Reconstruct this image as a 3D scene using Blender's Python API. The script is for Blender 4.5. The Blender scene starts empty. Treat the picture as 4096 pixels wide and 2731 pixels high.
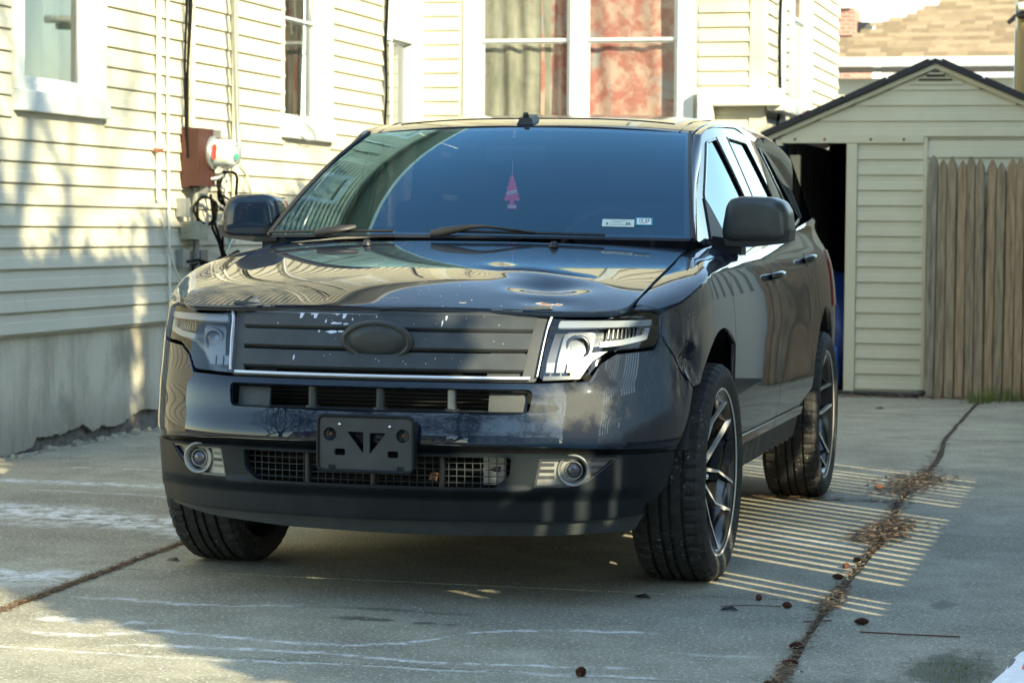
import bpy, bmesh, math, random
from mathutils import Vector, Matrix, noise
from mathutils.geometry import delaunay_2d_cdt
R = math.radians
rnd = random.Random(7)
sc = bpy.context.scene
COL = sc.collection

# ---------------------------------------------------------------- camera
cam_d = bpy.data.cameras.new('camera'); cam = bpy.data.objects.new('camera', cam_d); COL.objects.link(cam)
sc.camera = cam
YAW, PIT, ROL = R(-14.57605), R(2.64551), R(.50752)
def _cam_dir(X3, Y3, Z2):
    X = X3*math.cos(ROL)-Y3*math.sin(ROL); Y2 = X3*math.sin(ROL)+Y3*math.cos(ROL)
    Z = Z2*math.cos(PIT)+Y2*math.sin(PIT); Y = Y2*math.cos(PIT)-Z2*math.sin(PIT)
    return Vector((X*math.cos(YAW)+Z*math.sin(YAW), -X*math.sin(YAW)+Z*math.cos(YAW), Y))
_r, _u, _b = _cam_dir(1,0,0), _cam_dir(0,1,0), -_cam_dir(0,0,1)
CAM = Vector((2.38564, -8.40118, 1.21376))
cam.matrix_world = Matrix(((_r.x,_u.x,_b.x,CAM.x),(_r.y,_u.y,_b.y,CAM.y),(_r.z,_u.z,_b.z,CAM.z),(0,0,0,1)))
cam_d.sensor_width = 36; cam_d.lens = 86.51; cam_d.clip_start = .1; cam_d.clip_end = 2000
cam_d.dof.use_dof = True; cam_d.dof.focus_distance = 8.0; cam_d.dof.aperture_fstop = 7.1

# ---------------------------------------------------------------- daylight
SUN_EL = R(25); SH = Vector((.755, -.656, 0)).normalized()
SUN = Vector((SH.x*math.cos(SUN_EL), SH.y*math.cos(SUN_EL), math.sin(SUN_EL)))
world = bpy.data.worlds.new('World'); sc.world = world; world.use_nodes = True
wn = world.node_tree.nodes; wl = world.node_tree.links
sky = wn.new('ShaderNodeTexSky'); sky.sky_type = 'NISHITA'; sky.sun_disc = False
sky.sun_elevation = SUN_EL; sky.sun_rotation = math.atan2(SUN.x, SUN.y)
sky.air_density = 1.0; sky.dust_density = .15; sky.ozone_density = 2.2; sky.altitude = 20
wl.new(sky.outputs[0], wn['Background'].inputs[0]); wn['Background'].inputs[1].default_value = .125
sun_d = bpy.data.lights.new('sun', 'SUN'); sun_d.energy = 2.25; sun_d.angle = R(.42); sun_d.color = (1, .92, .74)
sun = bpy.data.objects.new('sun', sun_d); COL.objects.link(sun)
sun.rotation_euler = SUN.to_track_quat('Z', 'Y').to_euler(); sun.location = SUN*40
sc.view_settings.view_transform = 'Standard'; sc.view_settings.look = 'None'
sc.view_settings.exposure = 2.45; sc.view_settings.gamma = 1; sc.view_settings.use_curve_mapping = False
sc.view_settings.use_white_balance = True; sc.view_settings.white_balance_temperature = 7700; sc.view_settings.white_balance_tint = 2

# ---------------------------------------------------------------- materials
def nodes(m): return m.node_tree.nodes, m.node_tree.links
def mat(name, col, rough=.6, metal=0, coat=0, coat_rough=.03, ior=1.5, spec=.5, var=0, vscale=8, bump=0, bscale=60, col2=None, aniso=None, coords='Object', detail=4):
    m = bpy.data.materials.new(name); m.use_nodes = True; n, l = nodes(m); p = n['Principled BSDF']
    p.inputs['Base Color'].default_value = (*col, 1); p.inputs['Roughness'].default_value = rough
    p.inputs['Metallic'].default_value = metal; p.inputs['Coat Weight'].default_value = coat
    p.inputs['Coat Roughness'].default_value = coat_rough; p.inputs['IOR'].default_value = ior
    p.inputs['Specular IOR Level'].default_value = spec
    if var or col2 or bump:
        tc = n.new('ShaderNodeTexCoord'); mp = n.new('ShaderNodeMapping'); l.new(tc.outputs[coords], mp.inputs[0])
        if aniso: mp.inputs['Scale'].default_value = aniso
    if var or col2:
        t = n.new('ShaderNodeTexNoise'); t.inputs['Scale'].default_value = vscale; t.inputs['Detail'].default_value = detail
        t.inputs['Roughness'].default_value = .6; l.new(mp.outputs[0], t.inputs['Vector'])
        c = n.new('ShaderNodeValToRGB'); c.color_ramp.elements[0].position = .32; c.color_ramp.elements[1].position = .68
        b = col2 or tuple(min(1, x*(1+var)) for x in col); a = col if col2 else tuple(x*(1-var) for x in col)
        c.color_ramp.elements[0].color = (*a, 1); c.color_ramp.elements[1].color = (*b, 1)
        l.new(t.outputs[0], c.inputs[0]); l.new(c.outputs[0], p.inputs['Base Color'])
    if bump:
        t = n.new('ShaderNodeTexNoise'); t.inputs['Scale'].default_value = bscale; t.inputs['Detail'].default_value = 5
        l.new(mp.outputs[0], t.inputs['Vector']); bn = n.new('ShaderNodeBump'); bn.inputs['Strength'].default_value = bump; bn.inputs['Distance'].default_value = .01
        l.new(t.outputs[0], bn.inputs['Height']); l.new(bn.outputs[0], p.inputs['Normal'])
    return m
def math_(n, l, op, a, b=None, c=None, clamp=False):
    k = n.new('ShaderNodeMath'); k.operation = op; k.use_clamp = clamp
    for i, v in enumerate((a, b, c)):
        if v is None: continue
        if isinstance(v, (int, float)): k.inputs[i].default_value = v
        else: l.new(v, k.inputs[i])
    return k.outputs[0]
def sstep(n, l, v, a, b):
    k = n.new('ShaderNodeMapRange'); k.interpolation_type = 'SMOOTHSTEP'; l.new(v, k.inputs[0])
    k.inputs[1].default_value = a; k.inputs[2].default_value = b; return k.outputs[0]
def mixc(n, l, f, a, b):
    k = n.new('ShaderNodeMix'); k.data_type = 'RGBA'
    if isinstance(f, (int, float)): k.inputs[0].default_value = f
    else: l.new(f, k.inputs[0])
    for i, v in ((6, a), (7, b)):
        if isinstance(v, tuple): k.inputs[i].default_value = (*v[:3], 1)
        else: l.new(v, k.inputs[i])
    return k.outputs[2]
def noise_(n, l, vec, scale, detail=4, rough=.55, dist=0):
    t = n.new('ShaderNodeTexNoise'); t.inputs['Scale'].default_value = scale; t.inputs['Detail'].default_value = detail
    t.inputs['Roughness'].default_value = rough; t.inputs['Distortion'].default_value = dist
    if vec is not None: l.new(vec, t.inputs['Vector'])
    return t.outputs[0]
def obj_coord(n, world_space=False):
    if world_space: return n.new('ShaderNodeNewGeometry').outputs['Position']
    return n.new('ShaderNodeTexCoord').outputs['Object']
def glass_mat(name, tint, ior=1.6, rough=0, refl=(1,1,1)):
    m = bpy.data.materials.new(name); m.use_nodes = True; n, l = nodes(m); n.remove(n['Principled BSDF'])
    out = n['Material Output']; F0 = ((ior-1)/(ior+1))**2
    ge = n.new('ShaderNodeNewGeometry'); dt = n.new('ShaderNodeVectorMath'); dt.operation = 'DOT_PRODUCT'; l.new(ge.outputs['Normal'], dt.inputs[0]); l.new(ge.outputs['Incoming'], dt.inputs[1])
    q = math_(n, l, 'SUBTRACT', 1, math_(n, l, 'ABSOLUTE', dt.outputs['Value'])); f_ = math_(n, l, 'MULTIPLY_ADD', math_(n, l, 'POWER', q, 5), 1-F0, F0, clamp=True)
    t = n.new('ShaderNodeBsdfTransparent'); t.inputs[0].default_value = (*tint, 1)
    g = n.new('ShaderNodeBsdfGlossy'); g.inputs['Roughness'].default_value = rough; g.inputs['Color'].default_value = (*refl, 1)
    x = n.new('ShaderNodeMixShader'); l.new(f_, x.inputs[0]); l.new(t.outputs[0], x.inputs[1]); l.new(g.outputs[0], x.inputs[2])
    l.new(x.outputs[0], out.inputs[0]); return m

# ---------------------------------------------------------------- mesh helpers
def tag(o, label=None, cat=None, group=None, kind=None):
    if label: o['label'] = label
    if cat: o['category'] = cat
    if group: o['group'] = group
    if kind: o['kind'] = kind
    return o
def empty(name, label, cat, loc=(0,0,0), rz=0, group=None):
    o = bpy.data.objects.new(name, None); COL.objects.link(o); o.location = loc; o.rotation_euler = (0,0,rz); o.empty_display_size = .1
    return tag(o, label, cat, group)
def link(name, me, m, parent=None, loc=None, rot=None):
    o = bpy.data.objects.new(name, me); COL.objects.link(o)
    if m is not None and not me.materials:
        for q in (m if isinstance(m, (list, tuple)) else [m]): me.materials.append(q)
    if parent: o.parent = parent
    if loc is not None: o.location = loc
    if rot is not None: o.rotation_euler = rot
    return o
class MB:
    def __init__(s): s.v = []; s.f = []; s.mi = []; s.sm = []
    def add(s, v, f, smooth=False, mi=0):
        b = len(s.v); s.v += [tuple(p) for p in v]; s.f += [tuple(b+i for i in q) for q in f]
        s.mi += [mi]*len(f); s.sm += [smooth]*len(f); return s
    def box(s, a, b, mi=0, M=None):
        (x0,y0,z0),(x1,y1,z1) = a, b
        v = [Vector(p) for p in ((x0,y0,z0),(x1,y0,z0),(x1,y1,z0),(x0,y1,z0),(x0,y0,z1),(x1,y0,z1),(x1,y1,z1),(x0,y1,z1))]
        if M: v = [M@p for p in v]
        return s.add(v, [(0,3,2,1),(4,5,6,7),(0,1,5,4),(1,2,6,5),(2,3,7,6),(3,0,4,7)], mi=mi)
    def prism(s, pts, d, mi=0):
        # polygon pts (3D list) extruded along vector d
        n = len(pts); v = [Vector(p) for p in pts]; v += [p+Vector(d) for p in v]
        f = [tuple(range(n))[::-1], tuple(range(n, 2*n))]+[(i, (i+1)%n, n+(i+1)%n, n+i) for i in range(n)]
        return s.add(v, f, mi=mi)
    def tube(s, pts, r, n=8, caps=True, mi=0):
        pts = [Vector(p) for p in pts]; rr = r if isinstance(r, (list, tuple)) else [r]*len(pts)
        v = []; up = Vector((0,0,1)); pr = None
        for i, p in enumerate(pts):
            d = (pts[min(i+1, len(pts)-1)]-pts[max(i-1, 0)]).normalized()
            if pr is None: a = d.cross(up) if abs(d.z) < .95 else d.cross(Vector((1,0,0)))
            else: a = pr-d*pr.dot(d)
            if a.length < 1e-6: a = d.cross(Vector((1,0,0)))
            a.normalize(); pr = a; b = d.cross(a)
            for k in range(n):
                t = 2*math.pi*k/n; v.append(p+(a*math.cos(t)+b*math.sin(t))*rr[i])
        f = [(i*n+k, i*n+(k+1)%n, (i+1)*n+(k+1)%n, (i+1)*n+k) for i in range(len(pts)-1) for k in range(n)]
        s.add(v, f, True, mi)
        if caps: s.add(v[:n], [tuple(range(n))[::-1]], False, mi); s.add(v[-n:], [tuple(range(n))], False, mi)
        return s
    def lathe(s, prof, n=32, M=None, closed=False, mi=0, smooth=True):
        # prof (r, h) about local z
        v = [Vector((r*math.cos(2*math.pi*k/n), r*math.sin(2*math.pi*k/n), h)) for r, h in prof for k in range(n)]
        if M: v = [M@p for p in v]
        f = [(i*n+k, i*n+(k+1)%n, (i+1)*n+(k+1)%n, (i+1)*n+k) for i in range(len(prof)-1) for k in range(n)]
        return s.add(v, f, smooth, mi)
    def build(s, name, m, parent=None, loc=None, rot=None, auto=None):
        me = bpy.data.meshes.new(name); me.from_pydata(s.v, [], s.f)
        for q in (m if isinstance(m, (list, tuple)) else [m]): me.materials.append(q)
        me.polygons.foreach_set('material_index', s.mi); me.polygons.foreach_set('use_smooth', s.sm); me.update()
        return link(name, me, None, parent, loc, rot)
def bevel_box(a, b, r=.01, seg=2):
    bm = bmesh.new(); x0,y0,z0 = a; x1,y1,z1 = b
    bmesh.ops.create_cube(bm, size=1); bmesh.ops.scale(bm, vec=(x1-x0,y1-y0,z1-z0), verts=bm.verts); bmesh.ops.translate(bm, vec=((x0+x1)/2,(y0+y1)/2,(z0+z1)/2), verts=bm.verts)
    bmesh.ops.bevel(bm, geom=bm.edges[:], offset=r, segments=seg, profile=.6, affect='EDGES')
    for f in bm.faces: f.smooth = False
    me = bpy.data.meshes.new('b'); bm.to_mesh(me); bm.free(); return me
def inpoly(x, y, P):
    c = False; j = len(P)-1
    for i in range(len(P)):
        if (P[i][1] > y) != (P[j][1] > y) and x < (P[j][0]-P[i][0])*(y-P[i][1])/(P[j][1]-P[i][1])+P[i][0]: c = not c
        j = i
    return c
def dense(P, step):
    o = []
    for i, a in enumerate(P):
        b = P[(i+1) % len(P)]; d = math.hypot(b[0]-a[0], b[1]-a[1]); k = max(1, int(d/step+.5))
        o += [(a[0]+(b[0]-a[0])*j/k, a[1]+(b[1]-a[1])*j/k) for j in range(k)]
    return o
def roundp(P, r=.02, n=4):
    # round polygon corners
    o = []; N = len(P)
    for i in range(N):
        p = Vector(P[i]); a = Vector(P[i-1])-p; b = Vector(P[(i+1) % N])-p
        k = min(r, a.length*.45, b.length*.45); A = p+a.normalized()*k; B = p+b.normalized()*k
        for j in range(n+1):
            t = j/n; o.append(tuple(A*(1-t)**2+p*2*t*(1-t)+B*t*t))
    return o
def panel(name, poly, F, m, parent, res=.02, thick=.012, off=0, mirror=False, holes=(), flip=False, eps=1e-4):
    # a curved sheet cut to poly on the surface F(a, b) -> point, with edges turned inward and exact surface normals
    P = dense(poly, res*.7); H = [dense(h, res*.7) for h in holes]
    vs = [Vector(p) for p in P]; ed = [(i, (i+1) % len(P)) for i in range(len(P))]
    for h in H:
        b = len(vs); vs += [Vector(p) for p in h]; ed += [(b+i, b+(i+1) % len(h)) for i in range(len(h))]
    nb = len(vs); x0 = min(p[0] for p in P); x1 = max(p[0] for p in P); y0 = min(p[1] for p in P); y1 = max(p[1] for p in P)
    bd = list(vs); grid = {}
    for q in bd: grid.setdefault((int(q.x/res), int(q.y/res)), []).append(q)
    nx = int((x1-x0)/res)+1; ny = int((y1-y0)/res)+1
    for i in range(nx+1):
        for j in range(ny+1):
            x = x0+(i+.5*(j % 2))*res; y = y0+j*res
            if inpoly(x, y, P) and not any(inpoly(x, y, h) for h in H):
                gx, gy = int(x/res), int(y/res); ok = True
                for a in (-1,0,1):
                    for b in (-1,0,1):
                        for q in grid.get((gx+a, gy+b), ()):
                            if (q.x-x)**2+(q.y-y)**2 < (res*.5)**2: ok = False
                if ok: vs.append(Vector((x, y)))
    V, E_, Fc, ov, oe, of = delaunay_2d_cdt(vs, ed, [], 0, 1e-7)
    Fc = [f for f in Fc if (lambda c: inpoly(c[0], c[1], P) and not any(inpoly(c[0], c[1], h) for h in H))((sum(V[i].x for i in f)/3, sum(V[i].y for i in f)/3))]
    pts = []; nor = []
    for q in V:
        p = Vector(F(q.x, q.y)); a = Vector(F(q.x+eps, q.y))-Vector(F(q.x-eps, q.y)); b = Vector(F(q.x, q.y+eps))-Vector(F(q.x, q.y-eps))
        n = a.cross(b)
        if n.length < 1e-14: n = Vector((0,0,1))
        n.normalize()
        if flip: n = -n
        pts.append(p+n*off); nor.append(n)
    cnt = {}
    for f in Fc:
        for i in range(3):
            e = (f[i], f[(i+1) % 3]); cnt[tuple(sorted(e))] = cnt.get(tuple(sorted(e)), 0)+1
    faces = [tuple(f) if not flip else tuple(f)[::-1] for f in Fc]
    side = []; vn = list(nor); pv = list(pts)
    if thick:
        for f in Fc:
            for i in range(3):
                a, b = f[i], f[(i+1) % 3]
                if cnt[tuple(sorted((a, b)))] == 1:
                    if flip: a, b = b, a
                    base = len(pv); t = (pts[b]-pts[a]); sn = t.cross(nor[a])
                    sn = sn.normalized() if sn.length > 1e-12 else nor[a]
                    pv += [pts[a], pts[b], pts[b]-nor[b]*thick, pts[a]-nor[a]*thick]; vn += [(sn+nor[a]*.6).normalized(), (sn+nor[b]*.6).normalized(), sn, sn]
                    side.append((base+1, base, base+3, base+2) )
    allf = faces+side
    if mirror:
        pv = [Vector((-p.x, p.y, p.z)) for p in pv]; vn = [Vector((-p.x, p.y, p.z)) for p in vn]; allf = [f[::-1] for f in allf]
    me = bpy.data.meshes.new(name); me.from_pydata([tuple(p) for p in pv], [], allf); me.materials.append(m)
    me.polygons.foreach_set('use_smooth', [True]*len(allf)); me.update()
    me.normals_split_custom_set_from_vertices([tuple(n) for n in vn])
    return link(name, me, None, parent)
def text_mesh(s, size, depth=.0004, font=None):
    c = bpy.data.curves.new('t', 'FONT'); c.body = s; c.size = size; c.extrude = depth; c.align_x = 'CENTER'; c.align_y = 'CENTER'
    o = bpy.data.objects.new('t', c); COL.objects.link(o)
    me = bpy.data.meshes.new_from_object(o.evaluated_get(bpy.context.evaluated_depsgraph_get()))
    bpy.data.objects.remove(o); bpy.data.curves.remove(c); me.materials.clear(); return me
def pchip(xs,ys):
    n=len(xs); h=[xs[i+1]-xs[i] for i in range(n-1)]; d=[(ys[i+1]-ys[i])/h[i] for i in range(n-1)]
    m=[0]*n; m[0]=d[0]; m[-1]=d[-1]
    for i in range(1,n-1):
        if d[i-1]*d[i]>0:
            w1=2*h[i]+h[i-1]; w2=h[i]+2*h[i-1]; m[i]=(w1+w2)/(w1/d[i-1]+w2/d[i])
    def f(x):
        if x<=xs[0]: return ys[0]+m[0]*(x-xs[0])
        if x>=xs[-1]: return ys[-1]+m[-1]*(x-xs[-1])
        lo,hi=0,n-1
        while hi-lo>1:
            k=(lo+hi)//2
            if xs[k]<=x: lo=k
            else: hi=k
        t=(x-xs[lo])/h[lo]; a=h[lo]
        return ys[lo]*(2*t**3-3*t**2+1)+m[lo]*a*(t**3-2*t**2+t)+ys[hi]*(-2*t**3+3*t**2)+m[hi]*a*(t**3-t**2)
    return f
def sm(a,b,x):
    t=min(1,max(0,(x-a)/(b-a))); return t*t*(3-2*t)
BC=[(0,-1.015),(.25,-1.0),(.5,-.948),(.67,-.872),(.78,-.785),(.855,-.68),(.902,-.57),(.928,-.46),(.944,-.33),(.953,-.1),(.957,.3),(.957,1.2),(.955,2.1),(.95,2.8),(.92,3.3),(.84,3.62),(.6,3.76),(0,3.80)]
US=[0]
for i in range(1,len(BC)): US.append(US[-1]+math.hypot(BC[i][0]-BC[i-1][0],BC[i][1]-BC[i-1][1]))
def nat(xs,ys):
    # natural cubic spline (C2) for smooth reflections
    n=len(xs); h=[xs[i+1]-xs[i] for i in range(n-1)]
    a=[0]*n;b=[1]*n;c=[0]*n;d=[0]*n
    for i in range(1,n-1):
        a[i]=h[i-1]; b[i]=2*(h[i-1]+h[i]); c[i]=h[i]; d[i]=6*((ys[i+1]-ys[i])/h[i]-(ys[i]-ys[i-1])/h[i-1])
    for i in range(1,n):
        w=a[i]/b[i-1]; b[i]-=w*c[i-1]; d[i]-=w*d[i-1]
    M=[0]*n; M[-1]=d[-1]/b[-1]
    for i in range(n-2,-1,-1): M[i]=(d[i]-c[i]*M[i+1])/b[i]
    def f(x):
        x_=min(max(x,xs[0]),xs[-1]); lo,hi=0,n-1
        while hi-lo>1:
            k=(lo+hi)//2
            if xs[k]<=x_: lo=k
            else: hi=k
        H=h[lo]; A=(xs[hi]-x_)/H; B=(x_-xs[lo])/H
        r=A*ys[lo]+B*ys[hi]+((A**3-A)*M[lo]+(B**3-B)*M[hi])*H*H/6
        if x!=x_:
            s=(ys[hi]-ys[lo])/H+(( -(3*A*A-1)*M[lo]+(3*B*B-1)*M[hi])*H/6); r+=s*(x-x_)
        return r
    return f
CX=nat(US,[p[0] for p in BC]); CY=nat(US,[p[1] for p in BC])
front=pchip([.20,.25,.30,.39,.48,.515,.535,.62,.70,.735,.85,.93,1.0],[.06,.035,.022,.02,.018,.012,0,.018,.034,.050,.092,.137,.19])
side=pchip([.2,.3,.40,.48,.6,.8,.95,1.05,1.12,1.17],[-.09,-.06,-.035,-.015,0,.003,-.006,-.022,-.045,-.075])
U_ARCH=US[9]
ztop=pchip([0,.5,.78,.95,1.2,1.35,1.6,2.2,3.0,4.0,5.0,5.6],[.925,.925,.925,.93,.985,1.02,1.065,1.085,1.10,1.13,1.15,1.15])
# inner edge of the shoulder (hood edge, then belt line under the glass)
EX=pchip([0,.51,.70,.83,.93,1.05,1.2,1.45,1.75,2.2,2.35,2.5,2.9,3.4,4.4,5.2],[0,.505,.66,.735,.768,.778,.783,.788,.79,.800,.816,.832,.862,.872,.868,.84])
EY=pchip([0,.51,.70,.83,.93,1.05,1.2,1.45,1.75,2.2,2.5,3.4,4.4,5.2],[-.875,-.825,-.78,-.74,-.69,-.58,-.42,-.15,.1,.45,.75,1.65,2.6,3.35])
EZ=pchip([0,.51,.83,.93,1.05,1.2,1.45,1.75,2.2,2.5,3.4,4.4,5.2],[.950,.950,.953,.960,.987,1.022,1.076,1.124,1.15,1.16,1.18,1.225,1.27])
def body(u,w):
    s=-1 if u<0 else 1; u=abs(u)
    wf=1-sm(.55,1.5,u); ws=sm(.75,1.45,u)
    def low(z):
        return (CX(u)+side(z)*ws - (front(z)*.25*ws*wf*4*.5), CY(u)+front(z)*wf, z)
    zt=ztop(u)
    if w<=zt: x,y,z=low(w); return (s*x,y,z)
    x0,y0,z0=low(zt); x_,y_,z_=low(zt-.01)
    e=(EX(u),EY(u),EZ(u)); k=max(.01,(e[2]-z0)*.75)
    tx,ty=(x0-x_)/.01,(y0-y_)/.01
    p1=(x0+tx*k,y0+ty*k,z0+k); t=min(1.02,(w-zt)/.15); q=1-t
    return (s*(q*q*x0+2*q*t*p1[0]+t*t*e[0]), q*q*y0+2*q*t*p1[1]+t*t*e[1], q*q*z0+2*q*t*p1[2]+t*t*e[2])
def _two(y,c,rear,dl,y1,w): 
    t=(y1-y)/w
    return c+rear*y-dl*w*(math.log1p(math.exp(t)) if t<30 else t)
def HC(y): return _two(y,1.1495,.175,.186,-.64,.045)-.010*math.exp(-max(y+.880,0)/.010)
def HE(y): return _two(y,1.107,.19,.16,-.60,.06)
def hood(x,y):
    a=min(1.05,abs(x)/.785); w=a**2.2
    return HC(y)*(1-w)+HE(y)*w
def ws(s,t):
    # windscreen
    s2=s*s
    bx,by,bz=.80*s,.13+.10*s2,1.178-.004*s2
    tx,ty,tz=.648*s,.915+.065*s2,1.607-.022*s2
    b=.035*4*t*(1-t)
    return (bx+(tx-bx)*t, by+(ty-by)*t-b*.5, bz+(tz-bz)*t+b*.8)
RC=nat([.85,.915,1.0,1.3,1.8,2.5,3.2,3.6],[1.585,1.607,1.628,1.665,1.688,1.680,1.635,1.585])
def roof(x,y):
    a=abs(x)/.66
    ye=y-.065*min(1.,a)**2*(1-sm(.95,1.5,y))
    return RC(ye)-.030*a**3
GT=pchip([.9,1.0,1.3,1.8,2.5,3.1,3.5],[1.545,1.562,1.590,1.600,1.585,1.535,1.47])
def glassx(y,z):
    zb=1.165
    t=(z-zb)/.42
    x=.868-.135*t-.018*t*t
    return x-.09*sm(2.0,3.9,y)*(1+.3*t)-.072*(1-sm(.25,1.45,y))
# ================================================================= the parked car
def paint_mat():
    m = mat('black paint', (.002,.006,.014), rough=.5, metal=0, coat=1, coat_rough=.008, ior=1.5, spec=.05); n, l = nodes(m); p = n['Principled BSDF']
    p.inputs['Coat IOR'].default_value = 1.48
    pos = obj_coord(n)
    # dust film and specks: lighter, duller where it settled
    a = noise_(n, l, pos, 3.2, 5, .65); b = noise_(n, l, pos, 240, 2, .5)
    dust = math_(n, l, 'MULTIPLY', sstep(n, l, a, .45, .8), .012)
    vm = n.new('ShaderNodeVectorMath'); vm.operation = 'SUBTRACT'; l.new(pos, vm.inputs[0]); vm.inputs[1].default_value = (.62,-.86,.655)
    vs = n.new('ShaderNodeVectorMath'); vs.operation = 'MULTIPLY'; l.new(vm.outputs[0], vs.inputs[0]); vs.inputs[1].default_value = (6.5,5,13)
    vl = n.new('ShaderNodeVectorMath'); vl.operation = 'LENGTH'; l.new(vs.outputs[0], vl.inputs[0])
    lit_dust = math_(n, l, 'MULTIPLY', math_(n, l, 'SUBTRACT', 1, sstep(n, l, math_(n, l, 'ADD', vl.outputs['Value'], math_(n, l, 'MULTIPLY_ADD', noise_(n, l, pos, 14, 6, .7), 1.6, -.8)), .35, 1.15)), .20)  # sunlit dusty patch on the bumper, its brightness put into the colour
    dust = math_(n, l, 'ADD', dust, lit_dust)
    speck = sstep(n, l, b, .74, .80)
    tot = math_(n, l, 'ADD', dust, math_(n, l, 'MULTIPLY', speck, .35), clamp=True)
    l.new(mixc(n, l, tot, (.0015,.007,.019), (.30,.30,.27)), p.inputs['Base Color'])
    l.new(math_(n, l, 'ADD', math_(n, l, 'MULTIPLY', sstep(n, l, a, .4, .8), .015), .008), p.inputs['Coat Roughness'])
    l.new(math_(n, l, 'SUBTRACT', 1, math_(n, l, 'MULTIPLY', speck, .8)), p.inputs['Coat Weight'])
    return m
M_paint = paint_mat()
M_plast = mat('grey bumper plastic', (.007,.011,.014), rough=.45, spec=.2, var=.3, vscale=9, bump=.05, bscale=500)
M_grill = mat('satin grille plastic', (.038,.044,.046), rough=.45, spec=.35, var=.15, vscale=12, bump=.03, bscale=600)
M_mirr = mat('mirror shell plastic', (.035,.042,.042), rough=.35, var=.2, vscale=14)
M_black = mat('black plastic', (.012,.012,.013), rough=.5)
M_void = mat('engine bay black', (.004,.004,.004), rough=.9)
M_trim = mat('black glossy trim', (.010,.010,.011), rough=.15, coat=.5)
M_chrome = mat('chrome', (.75,.76,.78), rough=.12, metal=1)
M_alu = mat('satin bezel silver', (.27,.275,.26), rough=.42, metal=.7, var=.12, vscale=30)
M_worn = mat('bare silver trim', (.62,.64,.68), rough=.35, metal=.3)
M_tyre = mat('tyre rubber', (.022,.022,.021), rough=.72, var=.5, vscale=38, bump=.25, bscale=140)
def tyre_mat():
    m = M_tyre; n, l = nodes(m); p = n['Principled BSDF']; pos = obj_coord(n)
    src = p.inputs['Base Color'].links[0].from_socket
    g = noise_(n, l, pos, 95, 3, .7); big = noise_(n, l, pos, 5, 2)
    k = math_(n, l, 'MULTIPLY', sstep(n, l, g, .60, .70), sstep(n, l, big, .46, .62))
    l.new(mixc(n, l, math_(n, l, 'MULTIPLY', k, .8), src, (.45,.45,.43)), p.inputs['Base Color'])
tyre_mat()
M_rim = mat('black wheel', (.010,.010,.011), rough=.22, coat=.6)
M_mach = mat('machined wheel face', (.78,.78,.75), rough=.28, metal=.6)
M_wsg = glass_mat('tinted windscreen', (.72,.75,.80), 2.3, refl=(.42,.78,1))
M_side = glass_mat('tinted side glass', (.03,.032,.035), 2.2, refl=(.75,.92,1))
M_lens = glass_mat('clear lens', (.93,.94,.95), 1.55, .01)
M_int = mat('cabin trim', (.006,.006,.007), rough=.9)
M_led = mat('white light bar', (.20,.23,.26), rough=.25)
M_hlin = mat('headlight inner silver', (.13,.14,.15), rough=.35, metal=1)
M_hlbk = mat('headlight inner grey', (.055,.062,.07), rough=.32, metal=.5)
M_rust = mat('rust chip', (.20,.065,.03), rough=.8, var=.4, vscale=150)
M_primer = mat('primer scratch', (.42,.40,.36), rough=.7)

car = empty('parked_car', 'black crossover car with dented bonnet and empty number plate bracket parked in the driveway', 'car')

def dent_hood(x, y):
    z = hood(x, y)
    g = lambda cx, cy, sx, sy, a=0: math.exp(-((((x-cx)*math.cos(a)+(y-cy)*math.sin(a))/sx)**2)-(((-(x-cx)*math.sin(a)+(y-cy)*math.cos(a))/sy)**2))
    z -= .020*g(.47,-.59,.11,.065,.25)
    z += .007*g(.40,-.45,.14,.05,-.15)
    z -= .002*g(.26,-.38,.05,.08,.5)
    z += .002*g(.60,-.50,.07,.10,.2)
    z -= .007*g(.50,-.74,.09,.045)
    z += 0
    return (x, y, z)
def bodyR(u, w):
    x, y, z = body(u, w)
    if u > .9:
        k = math.exp(-((u-1.16)/.10)**2-((w-.77)/.085)**2)
        if k > .01:
            q = noise.noise(Vector((u*13, w*11, 3)))+.6*noise.noise(Vector((u*27, w*22, 7)))
            d = k*(.016+.026*q); x -= d; y += d*.6
        k = math.exp(-((u-1.06)/.05)**2-((w-.90)/.06)**2); x -= .010*k
    return (x, y, z)

# ---- bonnet
Ecv = [(EX(u), EY(u)) for u in [i*.035 for i in range(0, 53)]]
hp = [(max(0, x-.006*min(1, x/.5)), y+.007) for x, y in Ecv if y < .19]
rear = [(.784-.784*i/10, .185-.105*(1-((.784-.784*i/10)/.784)**2)) for i in range(0, 10)]
half = hp+rear
pts = half+[(-x, y) for x, y in reversed(half) if x > 1e-6]
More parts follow.
